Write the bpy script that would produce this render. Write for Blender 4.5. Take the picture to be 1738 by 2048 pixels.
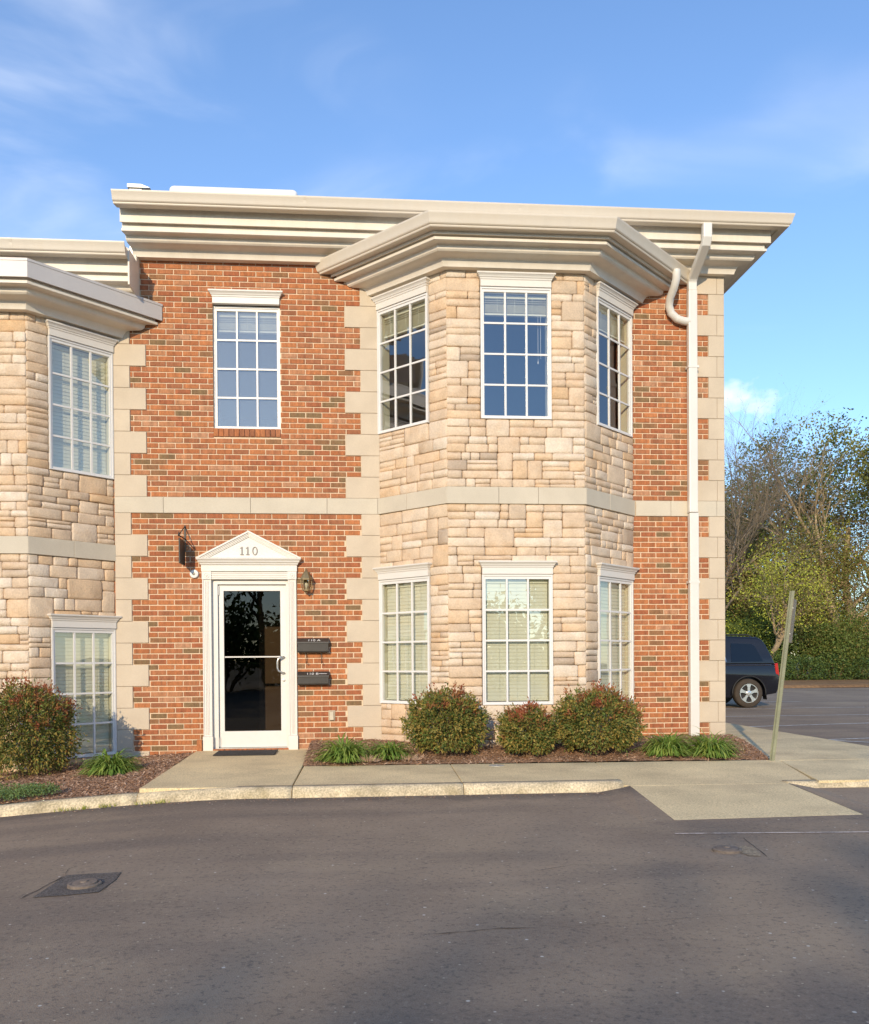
import bpy, bmesh, math, random
import numpy as np
from mathutils import Vector, Matrix, noise as mnoise

for o in list(bpy.data.objects):
    bpy.data.objects.remove(o, do_unlink=True)
SC = bpy.context.scene
COL = SC.collection
R = math.radians
random.seed(11)
rng = np.random.default_rng(7)

# ------------------------------------------------------------------ camera
CAM_D, CAM_Z, YAW, ROLL, PITCH = 11.39, 1.11, 4.694, 0.40, -0.55
cam = bpy.data.cameras.new('camera')
cam.sensor_fit = 'HORIZONTAL'
cam.sensor_width = 36
cam.lens = 36 * 1777 / 1738
cam.shift_y = 314.7 / 1738
cam.clip_start = 0.05
cam.clip_end = 3000
camo = bpy.data.objects.new('camera', cam)
COL.objects.link(camo)
camo.location = (0, -CAM_D, CAM_Z)
camo.rotation_euler = (Matrix.Rotation(R(-YAW), 3, 'Z') @ Matrix.Rotation(R(90 + PITCH), 3, 'X') @ Matrix.Rotation(R(-ROLL), 3, 'Z')).to_euler()
SC.camera = camo

# ------------------------------------------------------------------ sun and sky
SUN_EL, SUN_AZ = 17.5, 17.0          # azimuth: degrees from -Y towards -X
sdir = Vector((-math.sin(R(SUN_AZ)) * math.cos(R(SUN_EL)), -math.cos(R(SUN_AZ)) * math.cos(R(SUN_EL)), math.sin(R(SUN_EL))))
sun = bpy.data.lights.new('sun', 'SUN')
sun.energy = 2.2
sun.angle = R(0.55)
sun.color = (1.0, 0.83, 0.60)
suno = bpy.data.objects.new('sun', sun)
COL.objects.link(suno)
suno.location = (-10, -20, 15)
suno.rotation_euler = sdir.to_track_quat('Z', 'Y').to_euler()

world = bpy.data.worlds.new('World')
SC.world = world
world.use_nodes = True
wn = world.node_tree
wn.nodes.clear()
def N(tree, typ, **kw):
    n = tree.nodes.new(typ)
    for k, v in kw.items():
        setattr(n, k, v)
    return n
sky = N(wn, 'ShaderNodeTexSky', sky_type='NISHITA', sun_disc=False)
sky.sun_elevation = R(SUN_EL)
sky.sun_rotation = R(180 + SUN_AZ)
sky.altitude = 200
sky.air_density = 1.0
sky.dust_density = 0.1
sky.ozone_density = 3.4
CLOUD_A, CLOUD_B, CLOUD_C = (7.03, 5.45, 6.39), (0.80, 5.68, 8.83), (4.45, 0.10, 3.72)
bg = N(wn, 'ShaderNodeBackground')
bg.inputs['Strength'].default_value = 0.15
wo = N(wn, 'ShaderNodeOutputWorld')
# thin wisps of high cloud all over the sky, and a few small puffs low down, both by direction
tc = N(wn, 'ShaderNodeTexCoord')
L = wn.links.new
def wnoise(scale, rot, loc, detail, rough, dist, ns=1.0):
    mp = N(wn, 'ShaderNodeMapping')
    mp.inputs['Scale'].default_value = scale
    mp.inputs['Rotation'].default_value = rot
    mp.inputs['Location'].default_value = loc
    nz = N(wn, 'ShaderNodeTexNoise')
    nz.inputs['Scale'].default_value = ns
    nz.inputs['Detail'].default_value = detail
    nz.inputs['Roughness'].default_value = rough
    nz.inputs['Distortion'].default_value = dist
    L(tc.outputs['Generated'], mp.inputs['Vector']); L(mp.outputs['Vector'], nz.inputs['Vector'])
    return nz.outputs['Fac']
def wrange(sock, a, b, lo, hi, smooth=True):
    mr = N(wn, 'ShaderNodeMapRange')
    if smooth: mr.interpolation_type = 'SMOOTHSTEP'
    for k, v in (('From Min', a), ('From Max', b), ('To Min', lo), ('To Max', hi)): mr.inputs[k].default_value = v
    L(sock, mr.inputs['Value'])
    return mr.outputs['Result']
def wmath(op, a, b):
    n = N(wn, 'ShaderNodeMath', operation=op)
    for i, v in enumerate((a, b)):
        if isinstance(v, (int, float)): n.inputs[i].default_value = v
        else: L(v, n.inputs[i])
    return n.outputs[0]
streak = wrange(wnoise((2.2, 2.2, 9.0), (0.0, 0.06, 0.2), CLOUD_A, 6, 0.5, 0.9), 0.42, 0.80, 0.0, 1.0)
areas = wrange(wnoise((1.9, 1.9, 4.5), (0, 0, 0), CLOUD_B, 2, 0.5, 0.3), 0.46, 0.66, 0.0, 1.0)
wisp = wmath('MULTIPLY', streak, areas)
sepx = N(wn, 'ShaderNodeSeparateXYZ'); L(tc.outputs['Generated'], sepx.inputs[0])
low = wmath('MULTIPLY', wrange(sepx.outputs['Z'], 0.10, 0.20, 0.0, 1.0), wrange(sepx.outputs['Z'], 0.36, 0.26, 0.0, 1.0))
puff = wmath('MULTIPLY', wrange(wnoise((6, 6, 9), (0, 0, 0), CLOUD_C, 6, 0.55, 0.2), 0.535, 0.70, 0.0, 0.8), low)
veil = wrange(sepx.outputs['Z'], 0.90, 0.02, 0.035, 0.15)
fac = wmath('MAXIMUM', wmath('ADD', wmath('MULTIPLY', wisp, 0.50), veil), puff)
mixc = N(wn, 'ShaderNodeMix', data_type='RGBA')
mixc.inputs[7].default_value = (5.0, 5.15, 5.5, 1)
hs_ = N(wn, 'ShaderNodeHueSaturation')
hs_.inputs['Saturation'].default_value = 1.14
hs_.inputs['Hue'].default_value = 0.503
L(sky.outputs['Color'], hs_.inputs['Color'])
L(fac, mixc.inputs[0])
L(hs_.outputs['Color'], mixc.inputs[6])
L(mixc.outputs[2], bg.inputs['Color'])
L(bg.outputs['Background'], wo.inputs['Surface'])

SC.view_settings.view_transform = 'Standard'
SC.view_settings.look = 'None'
SC.view_settings.exposure = 0.80
SC.view_settings.gamma = 1.0

# ------------------------------------------------------------------ materials
def mat(name, col, rough=0.8, var=0.12, vscale=6.0, var2=0.0, v2scale=60.0, bump=0.0, bscale=80.0, bdist=0.01,
        metal=0.0, stretch=(1, 1, 1), tint=None, tscale=2.0, tamt=0.0, spec=0.5, trans=0.0, coords='world', bdetail=4):
    """principled material: base colour with two scales of procedural variation, an optional stain tint, and bump"""
    m = bpy.data.materials.new(name)
    m.use_nodes = True
    t = m.node_tree
    b = t.nodes['Principled BSDF']
    b.inputs['Roughness'].default_value = rough
    b.inputs['Metallic'].default_value = metal
    b.inputs['Specular IOR Level'].default_value = spec
    if coords == 'world':
        g = N(t, 'ShaderNodeNewGeometry'); src = g.outputs['Position']
    else:
        g = N(t, 'ShaderNodeTexCoord'); src = g.outputs['Object']
    mpn = N(t, 'ShaderNodeMapping')
    mpn.inputs['Scale'].default_value = stretch
    t.links.new(src, mpn.inputs['Vector'])
    vec = mpn.outputs['Vector']
    cur = None
    def scaled(colsock, scale, amt, detail=4):
        n = N(t, 'ShaderNodeTexNoise')
        n.inputs['Scale'].default_value = scale
        n.inputs['Detail'].default_value = detail
        t.links.new(vec, n.inputs['Vector'])
        mr = N(t, 'ShaderNodeMapRange')
        mr.inputs['From Min'].default_value = 0.3
        mr.inputs['From Max'].default_value = 0.7
        mr.inputs['To Min'].default_value = 1 - amt
        mr.inputs['To Max'].default_value = 1 + amt
        t.links.new(n.outputs['Fac'], mr.inputs['Value'])
        vm = N(t, 'ShaderNodeVectorMath', operation='SCALE')
        t.links.new(colsock, vm.inputs[0])
        t.links.new(mr.outputs['Result'], vm.inputs['Scale'])
        return vm.outputs['Vector']
    rgb = N(t, 'ShaderNodeRGB')
    rgb.outputs[0].default_value = (*col, 1)
    cur = rgb.outputs[0]
    if tint is not None and tamt > 0:
        n = N(t, 'ShaderNodeTexNoise')
        n.inputs['Scale'].default_value = tscale
        n.inputs['Detail'].default_value = 6
        n.inputs['Roughness'].default_value = 0.65
        t.links.new(vec, n.inputs['Vector'])
        mr = N(t, 'ShaderNodeMapRange')
        mr.inputs['From Min'].default_value = 0.48
        mr.inputs['From Max'].default_value = 0.66
        mr.inputs['To Max'].default_value = tamt
        t.links.new(n.outputs['Fac'], mr.inputs['Value'])
        mx = N(t, 'ShaderNodeMix', data_type='RGBA')
        mx.inputs[7].default_value = (*tint, 1)
        t.links.new(mr.outputs['Result'], mx.inputs[0])
        t.links.new(cur, mx.inputs[6])
        cur = mx.outputs[2]
    if var > 0:
        cur = scaled(cur, vscale, var)
    if var2 > 0:
        cur = scaled(cur, v2scale, var2, 2)
    t.links.new(cur, b.inputs['Base Color'])
    if bump > 0:
        n = N(t, 'ShaderNodeTexNoise')
        n.inputs['Scale'].default_value = bscale
        n.inputs['Detail'].default_value = bdetail
        t.links.new(vec, n.inputs['Vector'])
        bp = N(t, 'ShaderNodeBump')
        bp.inputs['Strength'].default_value = bump
        bp.inputs['Distance'].default_value = bdist
        t.links.new(n.outputs['Fac'], bp.inputs['Height'])
        t.links.new(bp.outputs['Normal'], b.inputs['Normal'])
    if trans > 0:
        tr = N(t, 'ShaderNodeBsdfTranslucent')
        t.links.new(cur, tr.inputs['Color'])
        mx = N(t, 'ShaderNodeMixShader')
        mx.inputs['Fac'].default_value = trans
        t.links.new(b.outputs['BSDF'], mx.inputs[1])
        t.links.new(tr.outputs['BSDF'], mx.inputs[2])
        t.links.new(mx.outputs['Shader'], t.nodes['Material Output'].inputs['Surface'])
    return m

def glass_mat(name, tint, ior=2.0, rough=0.0, wav=0.006):
    m = bpy.data.materials.new(name)
    m.use_nodes = True
    t = m.node_tree
    t.nodes.remove(t.nodes['Principled BSDF'])
    gl = N(t, 'ShaderNodeBsdfGlossy')
    gl.inputs['Roughness'].default_value = rough
    gl.inputs['Color'].default_value = (0.95, 0.97, 1, 1)
    tr = N(t, 'ShaderNodeBsdfTransparent')
    tr.inputs['Color'].default_value = (*tint, 1)
    mx = N(t, 'ShaderNodeMixShader')
    g = N(t, 'ShaderNodeNewGeometry')
    # Schlick reflectance of a thin pane, the same from both sides
    r0 = ((ior - 1) / (ior + 1)) ** 2
    dt = N(t, 'ShaderNodeVectorMath', operation='DOT_PRODUCT')
    t.links.new(g.outputs['Normal'], dt.inputs[0]); t.links.new(g.outputs['Incoming'], dt.inputs[1])
    ab = N(t, 'ShaderNodeMath', operation='ABSOLUTE'); t.links.new(dt.outputs['Value'], ab.inputs[0])
    om = N(t, 'ShaderNodeMath', operation='SUBTRACT'); om.inputs[0].default_value = 1.0; t.links.new(ab.outputs[0], om.inputs[1])
    pw = N(t, 'ShaderNodeMath', operation='POWER'); t.links.new(om.outputs[0], pw.inputs[0]); pw.inputs[1].default_value = 5.0
    fr = N(t, 'ShaderNodeMath', operation='MULTIPLY_ADD'); t.links.new(pw.outputs[0], fr.inputs[0]); fr.inputs[1].default_value = 1 - r0; fr.inputs[2].default_value = r0
    n = N(t, 'ShaderNodeTexNoise')
    n.inputs['Scale'].default_value = 2.2
    n.inputs['Detail'].default_value = 1
    t.links.new(g.outputs['Position'], n.inputs['Vector'])
    bp = N(t, 'ShaderNodeBump')
    bp.inputs['Strength'].default_value = wav
    bp.inputs['Distance'].default_value = 0.3
    t.links.new(n.outputs['Fac'], bp.inputs['Height'])
    t.links.new(bp.outputs['Normal'], gl.inputs['Normal'])
    t.links.new(fr.outputs[0], mx.inputs['Fac'])
    t.links.new(tr.outputs['BSDF'], mx.inputs[1])
    t.links.new(gl.outputs['BSDF'], mx.inputs[2])
    t.links.new(mx.outputs['Shader'], t.nodes['Material Output'].inputs['Surface'])
    return m

M = {}
# bricks: burnt red, orange red, deep red, striated dark, olive brown, pale salmon
brick_cols = [((0.41, 0.143, 0.052), 6), ((0.46, 0.170, 0.062), 5), ((0.36, 0.118, 0.048), 5), ((0.40, 0.155, 0.066), 4), ((0.33, 0.125, 0.055), 3),
              ((0.45, 0.200, 0.092), 2), ((0.27, 0.135, 0.060), 1.6), ((0.215, 0.135, 0.062), 1.3), ((0.47, 0.235, 0.125), 1.2)]
BR = [mat('brick_clay_%d' % i, c, 0.9, 0.20, 9, 0.18, 46, 0.35, 120, 0.004, stretch=(2.2, 1, 0.55), tint=(0.25, 0.10, 0.05), tscale=13, tamt=0.40)
      for i, (c, w) in enumerate(brick_cols)]
BRW = np.array([w for c, w in brick_cols], float); BRW /= BRW.sum()
M['mortar'] = mat('mortar', (0.74, 0.57, 0.39), 0.95, 0.08, 8, 0.12, 120, 0.3, 150, 0.003)
stone_cols = [((0.69, 0.535, 0.375), 6), ((0.715, 0.575, 0.425), 5), ((0.66, 0.50, 0.345), 5), ((0.69, 0.50, 0.32), 3), ((0.60, 0.465, 0.33), 1.5),
              ((0.65, 0.445, 0.26), 0.8), ((0.74, 0.62, 0.48), 2.4), ((0.48, 0.375, 0.275), 0.5)]
ST = [mat('stone_%d' % i, c, 0.92, 0.10, 7, 0.09, 55, 0.75, 60, 0.010, tint=(c[0] * 0.90, c[1] * 0.78, c[2] * 0.64), tscale=5, tamt=0.45, bdetail=9)
      for i, (c, w) in enumerate(stone_cols)]
STW = np.array([w for c, w in stone_cols], float); STW /= STW.sum()
M['stone_bed'] = mat('stone_joint', (0.30, 0.23, 0.16), 0.95, 0.2, 20)
M['cast'] = mat('cast_stone', (0.60, 0.50, 0.37), 0.88, 0.06, 3, 0.04, 90, 0.12, 150, 0.003, tint=(0.52, 0.42, 0.30), tscale=1.6, tamt=0.35)
M['cast2'] = mat('cast_stone_belt', (0.60, 0.53, 0.41), 0.88, 0.05, 3, 0.04, 90, 0.12, 150, 0.003, tint=(0.50, 0.43, 0.32), tscale=1.6, tamt=0.3)
M['eave'] = mat('eave_paint', (0.76, 0.69, 0.575), 0.5, 0.05, 2, 0.02, 30, 0.05, 8, 0.006, stretch=(3, 3, 0.5), tint=(0.64, 0.55, 0.42), tscale=1.3, tamt=0.3)
M['gutter'] = mat('gutter_metal', (0.68, 0.60, 0.48), 0.42, 0.04, 2, 0, 1, 0.05, 3, 0.012, stretch=(3, 3, 0.5), tint=(0.56, 0.47, 0.35), tscale=2.0, tamt=0.3)
M['cap'] = mat('cap_metal', (0.58, 0.54, 0.50), 0.4, 0.03, 2)
M['white'] = mat('white_trim', (0.74, 0.70, 0.63), 0.45, 0.03, 3, 0.015, 40)
M['vinyl'] = mat('white_vinyl', (0.76, 0.74, 0.70), 0.4, 0.02, 3)
M['doorw'] = mat('door_paint', (0.74, 0.71, 0.65), 0.38, 0.02, 3, tint=(0.66, 0.60, 0.50), tscale=4, tamt=0.2)
M['spout'] = mat('downspout_paint', (0.74, 0.71, 0.64), 0.4, 0.03, 3)
M['blind'] = mat('blind_slats', (0.82, 0.79, 0.62), 0.6, 0.03, 4, trans=0.12)
M['reveal'] = mat('window_reveal', (0.62, 0.58, 0.42), 0.7, 0.03, 4)
M['hall'] = mat('hall_wall', (0.42, 0.33, 0.22), 0.8, 0.05, 3)
M['inner'] = mat('room_plaster', (0.30, 0.245, 0.18), 0.9, 0.05, 2)
M['carpet'] = mat('room_floor', (0.10, 0.085, 0.07), 0.95, 0.1, 8)
M['ceil'] = mat('room_ceiling', (0.40, 0.37, 0.32), 0.9, 0.03, 2)
M['glass'] = glass_mat('window_glass', (0.92, 0.94, 0.91), 2.5)
M['dglass'] = glass_mat('door_glass', (0.32, 0.29, 0.26), 1.5, wav=0.003)
def pale_sheet_mat():  # half-clear pale sheet, added behind the glass to lighten a window
    m = bpy.data.materials.new('added_pale_sheet'); m.use_nodes = True; t = m.node_tree
    b = t.nodes['Principled BSDF']; b.inputs['Base Color'].default_value = (0.62, 0.64, 0.66, 1); b.inputs['Roughness'].default_value = 0.7
    tr = N(t, 'ShaderNodeBsdfTransparent'); mx = N(t, 'ShaderNodeMixShader'); mx.inputs['Fac'].default_value = 0.26
    t.links.new(tr.outputs['BSDF'], mx.inputs[1]); t.links.new(b.outputs['BSDF'], mx.inputs[2]); t.links.new(mx.outputs['Shader'], t.nodes['Material Output'].inputs['Surface'])
    return m
M['pale_sheet'] = pale_sheet_mat()
M['concrete'] = mat('walk_concrete', (0.74, 0.585, 0.325), 0.92, 0.12, 1.6, 0.24, 75, 0.5, 90, 0.005, tint=(0.55, 0.43, 0.245), tscale=1.1, tamt=0.65)
M['kerbc'] = mat('kerb_concrete', (0.62, 0.505, 0.32), 0.92, 0.20, 5, 0.30, 60, 0.7, 80, 0.008, tint=(0.38, 0.30, 0.16), tscale=3.0, tamt=0.8)
M['joint'] = mat('joint_dark', (0.06, 0.05, 0.04), 0.95, 0.2, 30)
M['mulch'] = mat('mulch_soil', (0.32, 0.18, 0.10), 0.95, 0.35, 9, 0.4, 70, 0.9, 60, 0.02)
MULCH = [mat('mulch_chip_%d' % i, c, 0.9, 0.25, 30) for i, c in enumerate([(0.32, 0.185, 0.11), (0.42, 0.26, 0.165), (0.22, 0.12, 0.07), (0.54, 0.37, 0.25), (0.36, 0.19, 0.095)])]
M['black'] = mat('black_metal', (0.018, 0.017, 0.016), 0.45, 0.1, 20, spec=0.4)
M['mbox'] = mat('mailbox_black', (0.045, 0.040, 0.034), 0.5, 0.15, 12, spec=0.4)
M['mat'] = mat('rubber_mat', (0.045, 0.04, 0.035), 0.95, 0.3, 60, 0.3, 200, 0.8, 200, 0.006)
M['steel'] = mat('brushed_metal', (0.62, 0.60, 0.56), 0.3, 0.05, 20, metal=0.9)
M['brass'] = mat('weathered_brass', (0.27, 0.21, 0.11), 0.45, 0.2, 20, metal=0.6)
M['lampg'] = glass_mat('lamp_glass', (0.85, 0.82, 0.70), 1.9)
M['bulb'] = mat('bulb_glass', (0.75, 0.72, 0.62), 0.3, 0, 1)
M['plate'] = mat('outlet_plastic', (0.55, 0.47, 0.33), 0.5, 0.08, 12)
M['digit'] = mat('number_grey', (0.24, 0.22, 0.19), 0.5, 0.2, 60)
M['paintw'] = mat('white_letter', (0.80, 0.78, 0.72), 0.6, 0.05, 20)
M['post'] = mat('green_post', (0.25, 0.25, 0.155), 0.55, 0.12, 5, 0.08, 60)
M['signb'] = mat('sign_back', (0.26, 0.19, 0.12), 0.6, 0.15, 5)
M['line'] = mat('road_paint', (0.62, 0.60, 0.55), 0.85, 0.15, 5, 0.25, 60, tint=(0.15, 0.14, 0.13), tscale=14, tamt=0.7)
M['line_old'] = mat('worn_road_paint', (0.62, 0.52, 0.44), 0.9, 0.2, 6, 0.3, 60, tint=(0.26, 0.20, 0.15), tscale=14, tamt=0.9)
M['patch_sand'] = mat('sandy_patch', (0.34, 0.26, 0.165), 0.95, 0.3, 9, 0.4, 60, 0.8, 80, 0.01)
M['iron'] = mat('cast_iron', (0.20, 0.155, 0.118), 0.75, 0.2, 30, bump=0.4, bscale=90)
M['patch'] = mat('asphalt_patch', (0.125, 0.105, 0.088), 0.95, 0.2, 7, 0.5, 95, 0.8, 90, 0.01)
M['straw'] = mat('pine_straw', (0.26, 0.14, 0.055), 0.95, 0.25, 0.8, 0.3, 9, 0.5, 20, 0.03)
M['grass_far'] = mat('woodland_ground', (0.09, 0.075, 0.035), 0.95, 0.3, 0.3, 0.3, 4)
M['roof'] = mat('roof_membrane', (0.30, 0.29, 0.28), 0.9, 0.1, 2)
M['rtu'] = mat('rooftop_white', (0.86, 0.85, 0.82), 0.45, 0.02, 3)
M['galv'] = mat('galvanised', (0.55, 0.54, 0.50), 0.4, 0.1, 8, metal=0.5)

def asphalt_material():
    m = bpy.data.materials.new('asphalt')
    m.use_nodes = True
    t = m.node_tree
    b = t.nodes['Principled BSDF']
    b.inputs['Roughness'].default_value = 0.92
    b.inputs['Specular IOR Level'].default_value = 0.3
    g = N(t, 'ShaderNodeNewGeometry')
    P = g.outputs['Position']
    def nois(scale, detail=4, rough=0.6):
        n = N(t, 'ShaderNodeTexNoise')
        n.inputs['Scale'].default_value = scale
        n.inputs['Detail'].default_value = detail
        n.inputs['Roughness'].default_value = rough
        t.links.new(P, n.inputs['Vector'])
        return n.outputs['Fac']
    def ramp(sock, a, bb, lo=0.0, hi=1.0):
        mr = N(t, 'ShaderNodeMapRange')
        mr.inputs['From Min'].default_value = a
        mr.inputs['From Max'].default_value = bb
        mr.inputs['To Min'].default_value = lo
        mr.inputs['To Max'].default_value = hi
        t.links.new(sock, mr.inputs['Value'])
        return mr.outputs['Result']
    def mix(fac, a, bb):
        mx = N(t, 'ShaderNodeMix', data_type='RGBA')
        t.links.new(fac, mx.inputs[0])
        for i, v in ((6, a), (7, bb)):
            if isinstance(v, tuple):
                mx.inputs[i].default_value = (*v, 1)
            else:
                t.links.new(v, mx.inputs[i])
        return mx.outputs[2]
    def math_(op, a, bb):
        n = N(t, 'ShaderNodeMath', operation=op)
        for i, v in ((0, a), (1, bb)):
            if isinstance(v, (int, float)):
                n.inputs[i].default_value = v
            else:
                t.links.new(v, n.inputs[i])
        return n.outputs[0]
    base = mix(ramp(nois(0.9, 5), 0.35, 0.65), (0.255, 0.190, 0.132), (0.340, 0.255, 0.175))
    base = mix(ramp(nois(0.35, 3), 0.45, 0.7, 0, 0.7), base, (0.42, 0.315, 0.205))
    sp_ = N(t, 'ShaderNodeSeparateXYZ'); t.links.new(P, sp_.inputs[0])
    edge = math_('ADD', sp_.outputs['Y'], math_('MULTIPLY', nois(3.0, 5, 0.65), 0.55))
    seal = math_('MULTIPLY', ramp(edge, -3.42, -3.15, 0, 0.75), ramp(sp_.outputs['X'], 2.9, 2.5))
    base = mix(seal, base, (0.115, 0.092, 0.075))
    st = N(t, 'ShaderNodeMapping'); st.inputs['Scale'].default_value = (0.25, 1.6, 1); t.links.new(P, st.inputs['Vector'])
    sn = N(t, 'ShaderNodeTexNoise'); sn.inputs['Scale'].default_value = 1.0; sn.inputs['Detail'].default_value = 5; t.links.new(st.outputs['Vector'], sn.inputs['Vector'])
    base = mix(ramp(sn.outputs['Fac'], 0.50, 0.66, 0, 0.6), base, (0.180, 0.140, 0.108))
    base = mix(ramp(nois(0.55, 6, 0.7), 0.54, 0.70, 0, 0.55), base, (0.42, 0.32, 0.205))
    # fine aggregate
    fine = nois(150, 2, 0.7)
    base = mix(ramp(fine, 0.55, 0.75, 0, 0.55), base, (0.30, 0.265, 0.225))
    mid_ = nois(38, 3, 0.7)
    base = mix(ramp(mid_, 0.46, 0.30, 0, 0.65), base, (0.095, 0.082, 0.072))
    base = mix(ramp(mid_, 0.56, 0.74, 0, 0.55), base, (0.34, 0.285, 0.215))
    base = mix(ramp(fine, 0.42, 0.25, 0, 0.6), base, (0.075, 0.07, 0.066))
    # pale grit, denser in worn patches
    vo = N(t, 'ShaderNodeTexVoronoi')
    vo.inputs['Scale'].default_value = 26
    t.links.new(P, vo.inputs['Vector'])
    grit = ramp(vo.outputs['Distance'], 0.16, 0.09)
    sel = N(t, 'ShaderNodeSeparateColor')
    t.links.new(vo.outputs['Color'], sel.inputs['Color'])
    wear = ramp(nois(1.1, 4, 0.7), 0.42, 0.70, 0.06, 0.70)
    keep = math_('LESS_THAN', sel.outputs[0], wear)
    base = mix(math_('MULTIPLY', grit, math_('MULTIPLY', keep, 0.95)), base, (0.52, 0.44, 0.32))
    vo2 = N(t, 'ShaderNodeTexVoronoi')
    vo2.inputs['Scale'].default_value = 9
    t.links.new(P, vo2.inputs['Vector'])
    sel2 = N(t, 'ShaderNodeSeparateColor')
    t.links.new(vo2.outputs['Color'], sel2.inputs['Color'])
    g2 = ramp(vo2.outputs['Distance'], 0.085, 0.05)
    base = mix(math_('MULTIPLY', g2, math_('LESS_THAN', sel2.outputs[1], 0.45)), base, (0.62, 0.57, 0.48))
    t.links.new(base, b.inputs['Base Color'])
    bp = N(t, 'ShaderNodeBump')
    bp.inputs['Strength'].default_value = 0.5
    bp.inputs['Distance'].default_value = 0.006
    t.links.new(fine, bp.inputs['Height'])
    t.links.new(bp.outputs['Normal'], b.inputs['Normal'])
    return m
M['asphalt'] = asphalt_material()

LEAFG = {}
def leafmat(name, c, tr=0.3):
    LEAFG[name] = mat('leaf_' + name, tuple(k * 1.95 for k in c), 0.55, 0.25, 8, trans=tr, spec=0.3)
    return LEAFG[name]
for nm, c in (('dark', (0.038, 0.058, 0.016)), ('mid', (0.078, 0.105, 0.024)), ('olive', (0.130, 0.118, 0.030)), ('gold', (0.21, 0.155, 0.040)),
              ('rust', (0.180, 0.082, 0.030)), ('red', (0.19, 0.062, 0.030)), ('brown', (0.125, 0.070, 0.028)), ('lily', (0.105, 0.165, 0.030)),
              ('lily2', (0.185, 0.225, 0.050)), ('sage', (0.10, 0.150, 0.055)), ('yellowg', (0.25, 0.26, 0.035)), ('forest', (0.072, 0.098, 0.020)),
              ('magnolia', (0.125, 0.130, 0.032)), ('hedge', (0.050, 0.088, 0.030)), ('drytwig', (0.18, 0.110, 0.050))):
    leafmat(nm, c)
M['bark'] = mat('bark_pale', (0.40, 0.30, 0.18), 0.95, 0.25, 2, 0.2, 14)
M['bark2'] = mat('bark_grey', (0.25, 0.195, 0.135), 0.95, 0.25, 2, 0.2, 14)
M['twig'] = mat('twig_brown', (0.22, 0.135, 0.070), 0.95, 0.2, 2)

# ------------------------------------------------------------------ mesh helpers
WL = {}      # world origin of every object we make (parents are never rotated)
def empty(name, loc, label=None, cat=None, group=None):
    o = bpy.data.objects.new(name, None)
    COL.objects.link(o)
    o.empty_display_size = 0.2
    o.location = loc
    WL[o] = Vector(loc)
    tag(o, label, cat, group)
    return o
def tag(o, label=None, cat=None, group=None, kind=None):
    if label: o['label'] = label
    if cat: o['category'] = cat
    if group: o['group'] = group
    if kind: o['kind'] = kind
    return o

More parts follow.
